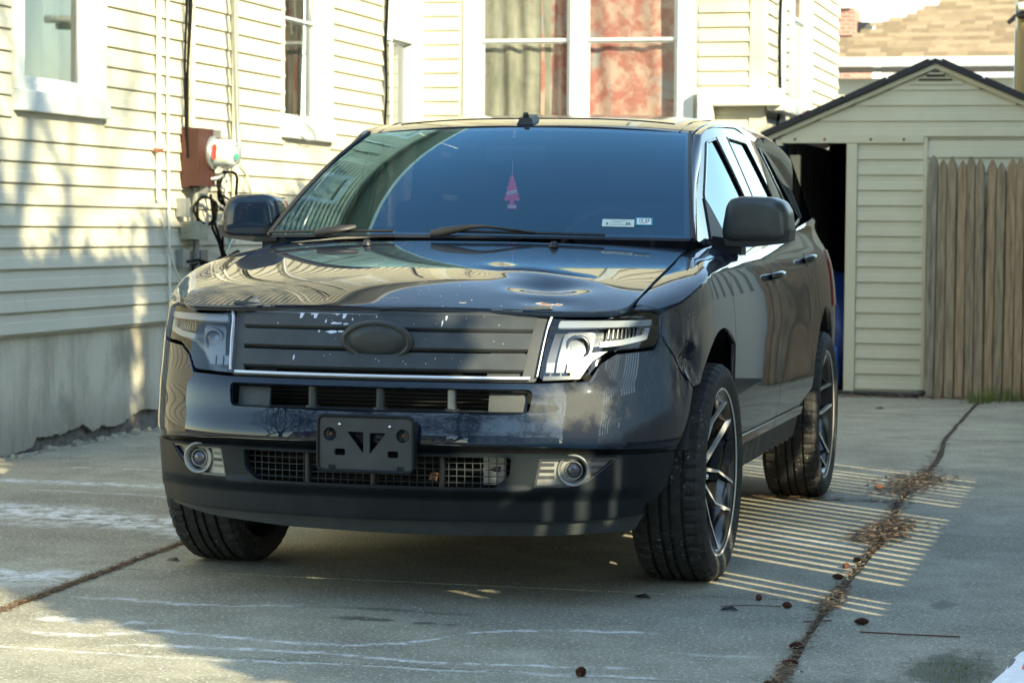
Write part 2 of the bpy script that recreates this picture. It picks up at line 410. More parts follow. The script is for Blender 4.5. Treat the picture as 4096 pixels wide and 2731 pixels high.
# full outline: start at centre front, go right side, back edge, left side
H_out = [(x, y) for x, y in hp]+[(x, y) for x, y in rear]+[(0, .08)]+[(-x, y) for x, y in reversed(rear)]+[(-x, y) for x, y in reversed(hp[1:])]
bonnet = panel('bonnet', H_out, dent_hood, M_paint, car, res=.018, thick=.02)
for (x, y, sx, sy) in ((.505,-.748,.022,.007), (.548,-.742,.009,.006)):
    Q = [(x+sx*math.cos(t*.7)*(1+.25*math.sin(3*t)), y+sy*math.sin(t*.7)*(1+.3*math.cos(2*t))) for t in range(9)]
    panel('rust_spot', Q, dent_hood, M_rust, bonnet, res=.01, thick=.0008, off=.0012)
    Q2 = [(x+(q[0]-x)*1.45, y+(q[1]-y)*1.5) for q in Q]
    panel('chipped_edge', Q2, dent_hood, M_primer, bonnet, res=.01, thick=.0004, off=.0006)
def scratch(pl, wid, F=None, m=None, par=None, off=.0006):
    pl2 = []
    for i, (a, b) in enumerate(pl):
        w = wid*(.35+.65*math.sin(math.pi*(i+.5)/len(pl))); pl2.append((a, b+w))
    lo = [(a+.0005, b-wid*.4) for a, b in reversed(pl)]
    panel('scratch', pl2+lo, F or dent_hood, m or M_primer, par or bonnet, res=.012, thick=.0002, off=off)
for s in ([(-.035,-.80),(-.02,-.792),(.0,-.797),(.02,-.79),(.032,-.8)], [(.235,-.81),(.25,-.812),(.258,-.806)], [(-.42,-.845),(-.41,-.838),(-.395,-.842)], [(-.52,-.70),(-.515,-.692),(-.505,-.70)]): scratch(s, .003)
for k in range(26):
    x = rnd.uniform(-.62,.6); y = rnd.uniform(-.86,-.6); s = rnd.uniform(.0008,.0022)
    scratch([(x-s,y),(x,y+s*.5),(x+s,y)], s)
for s in ([(-.12,-.70),(-.10,-.66),(-.085,-.61)], [(-.35,-.62),(-.335,-.57),(-.33,-.54)], [(.05,-.66),(.075,-.63)], [(-.05,-.78),(-.055,-.72),(-.04,-.66)]): scratch(s, .0007)
for x in (-.345, .345):
    MB().lathe([(.0,.022),(.010,.020),(.016,.010),(.018,0)], 14).build('washer_nozzle', M_black, bonnet, (x*1.0, .02, hood(x,.02)))

# ---- front body pieces; (u, w) outlines on the body surface
hl = roundp([(.563,1.035),(.527,.736),(.682,.742),(.722,.795),(.775,.826),(.945,.838),(.978,.885),(.985,1.06),(.90,1.07)], .016)
for mir in (False, True):
    F = body if mir else bodyR; rs = .016
    lamp = panel('headlight', hl, body, M_lens, car, res=.02, thick=.004, mirror=mir)
    hin = [(.572,.922),(.545,.748),(.672,.752),(.712,.806),(.77,.838),(.935,.85),(.955,.89),(.955,.922)]
    panel('reflector_housing', hin, body, M_hlbk, lamp, res=.04, thick=0, off=-.055, mirror=mir)
    panel('light_bar', roundp([(.576,.924),(.572,.902),(.93,.905),(.935,.924)], .006), body, M_led, lamp, res=.03, thick=.012, off=-.010, mirror=mir)
    panel('light_bar', roundp([(.905,.900),(.93,.900),(.915,.862),(.80,.845),(.72,.84),(.72,.858),(.80,.864),(.895,.878)], .004), body, M_led, lamp, res=.03, thick=.012, off=-.012, mirror=mir)
    panel('reflector', roundp([(.60,.90),(.585,.78),(.66,.77),(.70,.82),(.71,.90)], .02), body, M_hlin, lamp, res=.03, thick=.01, off=-.04, mirror=mir)
    for k in range(9):
        u = .75+k*.018
        panel('reflector_rib', [(u,.908),(u,.872),(u+.006,.872),(u+.006,.908)], body, M_hlin, lamp, res=.03, thick=.01, off=-.03, mirror=mir)
    sx = -1 if mir else 1
    c = Vector(body(.645, .835)); fw = (Vector(body(.645,.835))-Vector((.4*1, 0, .835))).normalized(); fw = Vector((.25, -1, 0)).normalized()
    Mx = Matrix.Translation(Vector((c.x, c.y, c.z))-fw*.055)@fw.to_track_quat('Z', 'Y').to_matrix().to_4x4()
    S = Matrix.Scale(sx, 4, Vector((1,0,0)))
    MB().lathe([(.036,-.005),(.040,.012),(.036,.020),(.030,.016)], 28, S@Mx).build('lamp_ring', M_hlin, lamp)
    MB().lathe([(.029,.006),(.024,.018),(.014,.026),(0,.029)], 24, S@Mx).build('projector_lens', M_lens, lamp)
    for k in range(3): # small square reflectors near the bottom
        panel('reflector_facet', [(.552+k*.034,.795),(.550+k*.034,.765),(.576+k*.034,.765),(.578+k*.034,.795)], body, M_hlin, lamp, res=.03, thick=.006, off=-.028, mirror=mir)
    # fender
    seam = 1.895
    arch = [(1.36+0*0, .0)]
    ac = US[9]+.10   # u of the wheel centre (y = 0)
    def arc(a0, a1, r=.475, c=ac, z=.40, n=18): return [(c+r*math.cos(R(a0+(a1-a0)*i/n)), z+r*math.sin(R(a0+(a1-a0)*i/n))) for i in range(n+1)]
    fen = [(.99,1.10),(.992,.868),(1.015,.845),(1.225,.70)]+arc(147, 8)+[(ac+.468,.47),(seam,.47)]+[(seam,.8),(seam,1.0),(seam+.02,1.10),(seam+.05,1.245),(1.4,1.1+ztop(1.4)-1.0+.05)]
    fen = [(.99,ztop(.99)+.145),(.992,.868),(1.015,.845),(1.222,.698)]+arc(140, 8)+[(ac+.47,.455),(seam,.455),(seam,.8),(seam,1.0)]+[(u, ztop(u)+.148) for u in (seam,1.8,1.7,1.6,1.5,1.4,1.3,1.2,1.1,1.04)]
    panel('wing', fen, F, M_paint, car, res=rs, thick=.02, mirror=mir)
    # wing top behind the door seam, up to the windscreen pillar foot
    # front door, rear door, rear quarter
    dr1 = [(seam+.006,.47),(3.02,.47),(3.03,.75),(3.045,1.0),(3.06,ztop(3.06)+.148)]+[(u, ztop(u)+.148) for u in (2.9,2.7,2.5,2.3,2.1,2.0)]+[(seam+.006,ztop(seam)+.148),(seam+.006,1.0)]
    d1 = panel('front_door', dr1, body, M_paint, car, res=.024, thick=.02, mirror=mir)
    dr2 = [(3.026,.47)]+[(3.70,.47)]+[(ac+2.824+.485*math.cos(R(a)), .40+.485*math.sin(R(a))) for a in (165,150,135,122)]+[(4.15,.95),(4.20,1.05),(4.22,ztop(4.2)+.148)]+[(u, ztop(u)+.148) for u in (4.0,3.8,3.6,3.4,3.2)]+[(3.066,ztop(3.06)+.148),(3.051,1.0),(3.036,.75)]
    d2 = panel('rear_door', dr2, body, M_paint, car, res=.024, thick=.02, mirror=mir)
    c2 = ac+2.824
    q = [(c2+.475*math.cos(R(a)), .40+.475*math.sin(R(a))) for a in range(120, 4, -6)]+[(c2+.48,.45),(5.0,.45),(5.0,ztop(5.0)+.148)]+[(u, ztop(u)+.148) for u in (4.8,4.6,4.4,4.226)]+[(4.206,1.05),(4.156,.95)]
    panel('rear_quarter', q, body, M_paint, car, res=.026, thick=.02, mirror=mir)
    panel('rear_bumper', [(c2+.485,.45),(c2+.45,.30),(6.55,.30),(6.55,.62),(5.004,.62),(5.004,.45)], body, M_plast, car, res=.06, thick=.02, mirror=mir)
    panel('tailgate_half', [(5.006,.625),(6.55,.625),(6.55,1.10),(5.006,1.15)], body, M_paint, car, res=.06, thick=.02, mirror=mir)
    panel('tail_light', [(4.86,.86),(5.25,.86),(5.25,1.12),(4.92,1.12)], body, mat('tail lamp red', (.25,.01,.01), rough=.1, coat=1) if not mir else bpy.data.materials['tail lamp red'], car, res=.05, thick=.01, off=.006, mirror=mir)
    # sill with its painted top strip
    sill = panel('sill', [(1.84,.462),(1.80,.33),(3.80,.33),(3.765,.462)], lambda u, w: (lambda p: (p[0]-.004, p[1], p[2]))(body(u, w)), M_plast, car, res=.03, thick=.03, mirror=mir)
    panel('sill_strip', [(1.85,.466),(1.85,.432),(2.95,.432),(2.95,.466)], body, M_trim, sill, res=.03, thick=.01, off=.010, mirror=mir)
    panel('sill_strip', [(2.96,.466),(2.96,.432),(3.75,.432),(3.75,.466)], body, M_trim, sill, res=.03, thick=.01, off=.010, mirror=mir)
    # wheel-arch liners
    for cy in (0, 2.824):
        mb = MB(); N = 20
        v = []
        for i in range(N+1):
            a = R(11+158*i/N); v += [(sx*.60, cy+.485*math.cos(a), .40+.485*math.sin(a)), (sx*.925, cy+.485*math.cos(a), .40+.485*math.sin(a))]
        mb.add(v, [(2*i, 2*i+1, 2*i+3, 2*i+2) for i in range(N)], True); mb.build('wheel_arch_liner', M_black, car)
    # door handles
    for u0, w0, par in ((2.90,1.03,d1), (3.94,1.082,d2)):
        p = Vector(body(u0, w0)); t = (Vector(body(u0+.01,w0))-p).normalized(); n_ = t.cross((Vector(body(u0,w0+.01))-p).normalized()).normalized()
        up = n_.cross(t)
        def L(a, b, c): q = p+t*a+up*b+n_*c; return Vector((sx*q.x, q.y, q.z))
        panel('handle_cup', [(u0+.040*math.cos(R(a)), w0+.034*math.sin(R(a))) for a in range(0,360,24)], body, M_black, par, res=.03, thick=0, off=.0012, mirror=mir)
        MB().tube([L(-.085,0,.004), L(-.07,.0,.026), L(-.02,.002,.036), L(.05,.002,.036), L(.085,.0,.026), L(.10,0,.004)], [.012,.014,.015,.015,.014,.012], 10).build('door_handle', M_trim, par)
    # mirror
    mo = [(.862,1.178),(.858,1.215),(.872,1.30),(.888,1.328),(.93,1.338),(1.04,1.334),(1.078,1.318),(1.098,1.28),(1.106,1.20),(1.100,1.178),(1.07,1.168),(.90,1.165)]
    mo = roundp(mo, .012, 2); cx, cz = .985, 1.25
    mb = MB(); ring = []
    for y, s, dx in ((.497,.30,-.02), (.498,.60,-.018), (.501,.80,-.014), (.508,.90,-.010), (.522,.96,-.006), (.545,.985,-.002), (.58,1,0), (.665,.985,.002), (.672,.95,.002)):
        ring.append([(sx*(cx+(a-cx)*s+dx), y, cz+(b-cz)*s) for a, b in mo])
    N = len(mo); v = [p for r_ in ring for p in r_]
    f = [(i*N+k, i*N+(k+1) % N, (i+1)*N+(k+1) % N, (i+1)*N+k) for i in range(len(ring)-1) for k in range(N)]+[tuple(range(N))]
    if mir: f = [q_[::-1] for q_ in f]
    cap_ = f.pop(); mb.add(v, f, True); mb.add([v[i] for i in range(N)], [tuple(range(N))]); mirr = mb.build('wing_mirror', M_paint if mir else M_mirr, car)
    MB().add([(sx*(cx+(a-cx)*.93), .674, cz+(b-cz)*.92) for a, b in mo], [tuple(range(N))[::-1]]).build('mirror_glass', M_chrome, mirr)
    mb = MB(); mb.prism([(sx*.815,.55,1.19),(sx*.83,.68,1.19),(sx*.93,.62,1.175),(sx*.93,.52,1.175)], (0,0,-.055)); mb.build('mirror_arm', M_black, mirr)
    ms = MB(); b_ = [(sx*(cx+(a-cx)*1.012), cz+(bz-cz)*1.012) for a, bz in mo]
    lower = [(x, z) for x, z in b_ if z < 1.22]
    # lower shell of the mirror, set just proud
    lo = [(.858,1.205),(1.108,1.215),(1.103,1.176),(1.07,1.164),(.95,1.150),(.87,1.155)]
    pr = [(sx*x, .512, z) for x, z in lo]; ms.prism(pr, (0,.155,0)); ms.build('mirror_lower_shell', M_black, mirr)
    # greenhouse side
    wdw = [[(.60,1.19),(.675,1.335),(1.0,1.553),(1.180,1.573),(1.315,1.35),(1.41,1.195)],
           [(1.585,1.20),(1.513,1.353),(1.405,1.588),(1.87,1.580),(2.073,1.358),(2.20,1.205)],
           [(2.62,1.225),(2.472,1.357),(2.21,1.570),(2.416,1.552),(3.10,1.262)]]
    G = lambda y, z: (glassx(y, z), y, z)
    side_out = [(.36,1.172),(.58,1.34),(.86,1.50),(.97,1.572),(1.05,1.598),(1.234,1.615),(1.712,1.628),(2.05,1.60),(2.5,1.57),(3.0,1.50),(3.42,1.40),(3.42,1.275),(2.6,1.222),(1.65,1.182),(.85,1.163),(.45,1.155)]
    fr = panel('window_frame', side_out, G, M_paint, car, res=.04, thick=.012, mirror=mir, holes=[roundp(w_, .02) for w_ in wdw])
    for w_, nm in zip(wdw, ('front_side_window', 'rear_side_window', 'quarter_window')):
        cx_ = sum(a for a, b in w_)/len(w_); cy_ = sum(b for a, b in w_)/len(w_)
        panel(nm, roundp(w_, .02), G, M_side, car, res=.06, thick=0, off=-.006, mirror=mir)
        rw = dense(roundp(w_, .02), .04); inn = [Vector(G(cx_+(a-cx_)*.985, cy_+(b-cy_)*.97)) for a, b in rw]
        MB().tube([Vector((sx*p_.x, p_.y, p_.z)) for p_ in inn]+[Vector((sx*inn[0].x, inn[0].y, inn[0].z))], .006, 5, False).build('window_seal', M_trim, fr)
    panel('door_pillar', [(1.205,1.577),(1.335,1.35),(1.435,1.19),(1.565,1.19),(1.49,1.353),(1.385,1.59)], G, M_trim, car, res=.05, thick=.004, off=.003, mirror=mir)
    panel('mirror_patch', [(.57,1.175),(.665,1.33),(.70,1.30),(.80,1.185)], G, M_black, car, res=.05, thick=.006, off=.006, mirror=mir)
    # windscreen pillar and roof rail: rounded strips between glass and side frame
    yl = pchip([1.172,1.34,1.50,1.572], [.36,.58,.86,.97])
    def pil(s, t):
        z0 = 1.172+(1.572-1.172)*s; a = Vector(ws(1.0, s*.985)); b = Vector(G(yl(z0), z0)); a += Vector((.004,.002,-.004))
        m_ = (a+b)/2+Vector((.012,-.022,.008)); return tuple(a*(1-t)**2+m_*2*t*(1-t)+b*t*t)
    panel('windscreen_pillar', [(0,0),(1,0),(1,1),(0,1)], lambda a, b: pil(a, b), M_paint, car, res=.06, thick=0, mirror=mir, flip=False)
    zt_ = pchip([.97,1.05,1.234,1.712,2.05,2.5,3.0,3.42], [1.572,1.598,1.615,1.628,1.60,1.57,1.50,1.40])
    def rail(y, t):
        a = Vector((.662, y, roof(.662, y)-.003)); yy = .97+(y-.975)*(3.42-.97)/(3.50-.975); b = Vector(G(yy, zt_(yy)))
        m_ = Vector((.700, (a.y+b.y)/2, max(a.z, b.z)+.004)); return tuple(a*(1-t)**2+m_*2*t*(1-t)+b*t*t)
    panel('roof_rail', [(.975,0),(3.50,0),(3.50,1),(.975,1)], lambda y, t: rail(y, t), M_paint, car, res=.07, thick=0, mirror=mir, flip=True)
    MB().tube([Vector((sx*ws(1,t)[0]+sx*.001, ws(1,t)[1], ws(1,t)[2]+.003)) for t in [i/10 for i in range(11)]], .007, 6).build('windscreen_seal', M_black, car)
# right headlight-side details done; centre pieces follow
gr_out = [(-.545,1.03),(.545,1.03),(.515,.735),(-.515,.735)]
def opening(u0, w0, u1, w1, r=.012): return roundp([(u0,w0),(u1,w0),(u1,w1),(u0,w1)], r, 2)
grille = panel('grille', roundp([(-.553,1.035),(.553,1.035),(.520,.733),(-.520,.733)], .01), body, M_grill, car, res=.03, thick=.012, off=-.012,
    holes=[[(-.500,.945),(-.475,.748),(.475,.748),(.500,.945)]])
def bar(w0, w1, nm='grille_bar'):
    k0 = .475+(w0-.748)/.197*.025; k1 = .475+(w1-.748)/.197*.025
    def Fb(u, w):   # slat leaning: top set back
        p = body(u, w); t = (w-w0)/(w1-w0); return (p[0], p[1]+.004+.010*t, p[2])
    return panel(nm, [(-k0,w0),(k0,w0),(k1,w1),(-k1,w1)], Fb, M_grill, grille, res=.03, thick=.03, off=.004)
bars = [bar(.891,.942), bar(.829,.877), bar(.765,.813)]
panel('grille_filler', [(-.47,.75),(-.36,.75),(-.37,.93),(-.50,.93)], body, M_plast, grille, res=.04, thick=.02, off=-.035)
panel('grille_filler', [(.36,.75),(.47,.75),(.50,.93),(.37,.93)], body, M_grill, grille, res=.04, thick=.02, off=-.03)
# upper closing panel of first slot left and right of the badge
panel('grille_trim', [(-.500,.743),(-.498,.736),(.498,.736),(.500,.743)], body, M_worn, grille, res=.03, thick=.014, off=.006)
for s_ in (-1, 1):
    panel('grille_trim', [(s_*.553,1.0),(s_*.549,1.0),(s_*.5195,.745),(s_*.5235,.745)] if s_ < 0 else [(.549,1.0),(.5195,.745),(.5235,.745),(.553,1.0)], body, M_worn, grille, res=.03, thick=.01, off=.004)
# flaked silver where the grille wrap has peeled
fl = random.Random(3)
def flake(u, w, su, sw, b):
    w0, w1 = ((.891,.942), (.829,.877), (.765,.813))[b]
    def Fb(u_, w_):
        p = body(u_, w_); t = (w_-w0)/(w1-w0); return (p[0], p[1]+.004+.010*t, p[2])
    P = [(u+su*math.cos(a*.6283)*fl.uniform(.55,1.15), min(w1-.0005, max(w0, w+sw*math.sin(a*.6283)*fl.uniform(.5,1.2)))) for a in range(10)]
    panel('paint_flake', P, Fb, M_worn, grille, res=.012, thick=.0003, off=.0047)
def drip():
    P = []; u = -.46
    while u < -.02:
        d = .0025
        if -.31 < u < -.10: d = fl.choice([.002,.004,.018,.028,.030,.008]) if fl.random() < .8 else .003
        P.append((u, .9415-d)); P.append((u+.009, .9415-d*fl.uniform(.7,1.1))); u += .0125
    P.append((-.02,.9415)); P.append((-.46,.9415))
    def Fb(u_, w_):
        p = body(u_, w_); t = (w_-.891)/.051; return (p[0], p[1]+.004+.010*t, p[2])
    panel('paint_flake', P, Fb, M_worn, grille, res=.01, thick=.0003, off=.0047)
drip()
for a in ((-.155,.899,.022,.004,0), (-.12,.898,.010,.003,0), (-.165,.872,.020,.006,1), (-.135,.874,.012,.004,1), (-.21,.873,.004,.005,1), (-.19,.905,.003,.008,0), (-.285,.788,.003,.009,2), (-.10,.912,.003,.004,0), (-.02,.922,.003,.003,0), (-.36,.896,.003,.002,0), (.21,.925,.004,.012,0), (.20,.905,.003,.010,0)): flake(*a)
for k in range(30): b = fl.randrange(3); flake(fl.uniform(-.44,.44), (.9,.84,.775)[b]+fl.uniform(0,.03), fl.uniform(.0008,.002), fl.uniform(.0008,.002), b)
# badge
ec = Vector(body(0, .851)); Me = Matrix.Translation(ec+Vector((0,-.010,0)))@Matrix.Rotation(R(90+16), 4, 'X')@Matrix.Scale(1.83, 4, Vector((1,0,0)))
badge = MB().lathe([(.056,-.02),(.066,-.004),(.0655,.006),(.060,.010),(.056,.006),(.052,.002),(.050,.008),(.030,.016),(0,.019)], 56, Me).build('oval_badge', M_grill, car)
MB().lathe([(.0575,.0105),(.0590,.0120),(.0605,.0105)], 56, Me).build('badge_ring', M_trim, badge)
# bumper, painted
bup = [(-1.215,.69),(-1.18,.61),(-1.13,.54),(-1.092,.505),(-.80,.516),(-.5,.530),(0,.536),(.5,.530),(.80,.516),(1.092,.505),(1.13,.54),(1.18,.61),(1.215,.69),(1.01,.838),(.992,.852),(.985,.862),(.978,.868),
       (.950,.826),(.778,.814),(.728,.786),(.690,.730),(.53,.724),(.0,.724),(-.53,.724),(-.690,.730),(-.728,.786),(-.778,.814),(-.950,.826),(-.978,.868),(-.985,.862),(-.992,.852),(-1.01,.838)]
# main bumper outline keeps clear of the headlight
def bump_s(u, w):
    p = bodyR(u, w); k = sm(.42,.52,abs(u))*0
    # shallow shelf between the upper slot and the lower crease
    e = .010*sm(.60,.585,w)*0; return p
panel('front_bumper', bup, bump_s, M_paint, car, res=.018, thick=.018, holes=[roundp([(-.505,.630),(.505,.630),(.515,.706),(-.515,.706)], .022)])
def under(u, w):   # the glossy lip rolls under below the crease
    t = (w-.498)/.034; p = body(u, .503+.030*t); return (p[0], p[1]+.012*(1-t)*0+.0, p[2])
panel('bumper_lip', [(-1.085,.498),(-.8,.500),(0,.502),(.8,.500),(1.085,.498),(1.088,.503),(.8,.514),(.5,.527),(0,.533),(-.5,.527),(-.8,.514),(-1.088,.503)], lambda u, w: (lambda p: (p[0]*.997, p[1]+.030*min(1, max(0, (.536-w)/.036)), p[2]))(body(u, w)), M_trim, car, res=.02, thick=.02)
# slot interior
slot = empty('upper_intake', None, None); slot.parent = car
panel('intake_floor', [(-.50,0),(.50,0),(.50,.08),(-.50,.08)], lambda u, d: (body(u,.632)[0], body(u,.632)[1]+d, .634), M_grill, slot, res=.05, thick=0)
panel('intake_roof', [(-.50,0),(.50,0),(.50,.08),(-.50,.08)], lambda u, d: (body(u,.70)[0], body(u,.70)[1]+d, .703), M_black, slot, res=.05, thick=0, flip=True)
for s_ in (-1, 1):
    a, b = sorted((s_*.375, s_*.50)); panel('intake_blank', [(a,.632),(b,.632),(b,.705),(a,.705)], body, M_grill, slot, res=.05, thick=.01, off=-.035)
for u in (-.212, .019, .251):
    p = body(u, .668); MB().tube([(p[0], p[1]+.035, .634), (p[0], p[1]+.035, .705)], .0145, 14).build('support_post', M_alu if u > .2 else M_grill, slot)
    MB().tube([(p[0], p[1]+.035, .634), (p[0], p[1]+.035, .641)], .024, 14).build('post_foot', M_grill, slot)
rad = MB(); rad.box((-.50,-.76,.28), (.50,-.745,.92)); rad.build('radiator_back', M_void, car)
fin = MB()
for k in range(46): fin.box((-.46,-.772,.33+k*.0127), (.46,-.764,.334+k*.0127))
fin.build('radiator_fin', mat('fin grey', (.02,.02,.018), rough=.5, metal=.3), car)['kind'] = 'stuff'
MB().tube([(-.20,-.87,.79),(.15,-.87,.785),(.24,-.86,.80)], .014, 8).build('hose', M_black, car)
# lower bumper with openings
lowp = [(-1.085,.494),(-.5,.500),(0,.500),(.5,.500),(1.085,.494),(1.08,.44),(1.05,.385),(.99,.352),(.93,.336),(.90,.300),(.62,.286),(0,.282),(-.62,.286),(-.90,.300),(-.93,.336),(-.99,.352),(-1.05,.385),(-1.08,.44)]
inth = roundp([(-.452,.492),(-.445,.43),(-.40,.397),(.40,.397),(.445,.43),(.452,.492)], .012)
fogp = [(.542,.492),(.522,.398),(.668,.400),(.725,.432),(.800,.490)]
def lowF(u, w):
    p = body(u, w); a = abs(u)
    d = .030*sm(.395,.350,w)*(1-sm(.80,1.0,a))       # turns under below the intake
    rib = -.012*math.exp(-((w-.380)/.012)**2)*(1-sm(.48,.56,a))
    rib += .010*(1-sm(.0,.03,abs(a-.485)))*sm(.38,.41,w)*0
    return (p[0], p[1]+d+rib, p[2])
panel('lower_bumper', lowp, lowF, M_plast, car, res=.016, thick=.03, holes=[inth, roundp(fogp, .008), [(-a, b) for a, b in roundp(fogp, .008)]])
panel('chin_spoiler', [(-.905,.300),(-.62,.284),(0,.280),(.62,.284),(.905,.300),(.86,.250),(.55,.238),(.10,.236),(-.3,.243),(-.62,.262),(-.82,.285)], lambda u, w: (lambda p: (p[0], p[1]+.05, p[2]))(body(u, w)), M_grill, car, res=.03, thick=.012)
mesh = MB()
for k in range(36):
    u = -.444+k*.0255
    if u > .45: break
    mesh.tube([Vector(body(u, w))+Vector((0,.035,0)) for w in (.395,.44,.492)], .0017, 4, False)
for k in range(5):
    w = .408+k*.0208; mesh.tube([Vector(body(-.45+.9*i/20, w))+Vector((0,.034,0)) for i in range(21)], .0017, 4, False)
mesh.build('grille_mesh', M_grill, car)['kind'] = 'stuff'
for u in (-.222, .003, .226):
    MB().tube([Vector(body(u, w))+Vector((0,.026,0)) for w in (.39,.44,.495)], .010, 8).build('mesh_divider', M_black, car)
MB().tube([(.20,-.90,.455),(.30,-.895,.447),(.40,-.89,.45)], .011, 8).build('hose', M_black, car)
panel('intake_blank', [(.36,.40),(.435,.40),(.435,.49),(.36,.49)], body, M_alu, car, res=.05, thick=.004, off=-.06)
MB().add([(.17,-.92,.412),(.195,-.915,.408),(.205,-.92,.432),(.188,-.918,.440),(.175,-.916,.430)], [(0,1,2,3,4)]).build('dead_leaf', mat('dead leaf', (.30,.13,.06), rough=.9), car)
for s_ in (-1, 1):
    mir = s_ < 0
    fg = panel('fog_light_bezel', [((a-.65)*.985+.65, (b-.448)*.97+.448) for a, b in roundp(fogp, .008)], body, M_alu, car, res=.02, thick=.006, off=-.020, mirror=mir)
    panel('bezel_rim', roundp(fogp, .008), body, M_hlin, fg, res=.02, thick=.010, off=-.004, mirror=mir, holes=[[((a-.65)*.93+.65, (b-.448)*.88+.448) for a, b in roundp(fogp, .008)]])
    for k in range(3):
        w = .425+k*.020
        panel('bezel_slot', [(.535+(.49-w)*.0,w),(.590,w),(.590,w+.009),(.538,w+.009)], body, M_black if k % 2 else M_hlin, fg, res=.02, thick=.004, off=-.016, mirror=mir)
        panel('bezel_slot', [(.715,w+.010),(.738+k*.02,w+.010),(.744+k*.02,w+.018),(.715,w+.018)], body, M_hlin, fg, res=.02, thick=.004, off=-.016, mirror=mir)
    u0 = .648
    c = Vector(body(u0, .452)); n_ = Vector((.42,-1,0)).normalized()
    S = Matrix.Scale(s_, 4, Vector((1,0,0)))
    Mx = S@Matrix.Translation(c+Vector((0,.004,0)))@Vector((.10,-1,.0)).normalized().to_track_quat('Z', 'Y').to_matrix().to_4x4()
    MB().lathe([(.045,-.02),(.052,.004),(.049,.008),(.044,.006),(.036,-.018)], 40, Mx).build('fog_light_ring', M_alu, fg)
    MB().lathe([(.036,-.018),(.030,-.022),(0,-.022)], 32, Mx).build('fog_light_bowl', M_black, fg)
    MB().lathe([(.028,-.012),(.029,-.004),(.026,-.002),(.025,-.008)], 32, Mx).build('lens_ring', M_alu, fg)
    MB().lathe([(.025,-.014),(.020,-.004),(.010,.001),(0,.002)], 32, Mx).build('fog_light_lens', mat('fog lens', (.05,.05,.06), rough=.05, coat=1) if s_ < 0 else bpy.data.materials['fog lens'], fg)

# number plate bracket
BY = -1.048
def brk(a, b): return (a, BY+.006*(b-.53), b)
bz = .531
holes = [[(-.062,bz+.037),(-.007,bz+.037),(-.007,bz-.033)], [(.013,bz+.035),(.068,bz+.035),(.013,bz-.033)],
         [(-.103,bz-.038),(-.067,bz-.038),(-.067,bz-.017),(-.103,bz-.017)], [(.072,bz-.042),(.108,bz-.042),(.108,bz-.021),(.072,bz-.021)]]
plate = panel('plate_bracket', roundp([(-.158,bz-.088),(.158,bz-.088),(.158,bz+.088),(-.158,bz+.088)], .022), brk, M_grill, car, res=.03, thick=.012, holes=[roundp(h, .006, 2) for h in holes]+[[(cx_+.020*math.cos(R(a)), bz+.028+.020*math.sin(R(a))) for a in range(0,360,20)] for cx_ in (-.118,.122)])
rim = [brk(a, b) for a, b in dense(roundp([(-.157,bz-.087),(.157,bz-.087),(.157,bz+.087),(-.157,bz+.087)], .022), .03)]
MB().tube([(p[0], p[1]-.001, p[2]) for p in rim]+[(rim[0][0], rim[0][1]-.001, rim[0][2])], .0055, 8, False).build('bracket_rim', M_plast, plate)
for cx_ in (-.118, .122):
    Mx = Matrix.Translation((cx_, BY, bz+.028))@Matrix.Rotation(R(90), 4, 'X')
    MB().lathe([(.021,.001),(.019,-.001),(.017,-.010),(0,-.011)], 24, Mx).build('screw_recess', M_plast, plate)
    MB().lathe([(.006,-.010),(.005,-.007),(0,-.006)], 8, Mx).build('screw', M_rust, plate)
for cx_, cz_ in ((-.085,bz+.060), (.081,bz+.056)):
    Mx = Matrix.Translation((cx_, BY-.001, cz_))@Matrix.Rotation(R(90), 4, 'X'); MB().lathe([(.0055,0),(.0045,.004),(0,.005)], 10, Mx).build('screw', M_chrome, plate)
for cx_ in (-.11, .115): MB().box((cx_-.011,BY-.003,bz-.082),(cx_+.011,BY+.002,bz-.068)).build('bracket_tab', M_plast, plate)
MB().box((-.135,BY+.008,bz-.07),(-.125,BY+.05,bz+.07)).build('bracket_side', M_black, plate); MB().box((.125,BY+.008,bz-.07),(.155,BY+.05,bz+.07)).build('bracket_side', M_black, plate)

# ---- windscreen
wso = [(-.992,.012),(.992,.012),(.992,.985),(-.992,.985)]
wsl = panel('windscreen', wso, ws, M_wsg, car, res=.05, thick=0)
for s0, s1, t0, t1 in ((-.992,.992,0,.035), (-.992,.992,.955,1.0)):
    panel('windscreen_band', [(s0,t0),(s1,t0),(s1,t1),(s0,t1)], ws, M_black, wsl, res=.05, thick=0, off=-.003)
for s_ in (-1, 1): panel('windscreen_band', [(s_*.965,.03),(s_*.992,.03),(s_*.992,.96),(s_*.975,.96)][::1], ws, M_black, wsl, res=.05, thick=0, off=-.003)
cow = panel('cowl', [(-.80,0),(.80,0),(.80,1),(-.80,1)], lambda x, t: (x, (.08+.11*(x/.79)**2-.03)*(1-t)+(ws(x/.80,0)[1]+.03)*t, hood(min(.78,abs(x)),.1)-.030+.004*t), M_black, car, res=.08, thick=0)
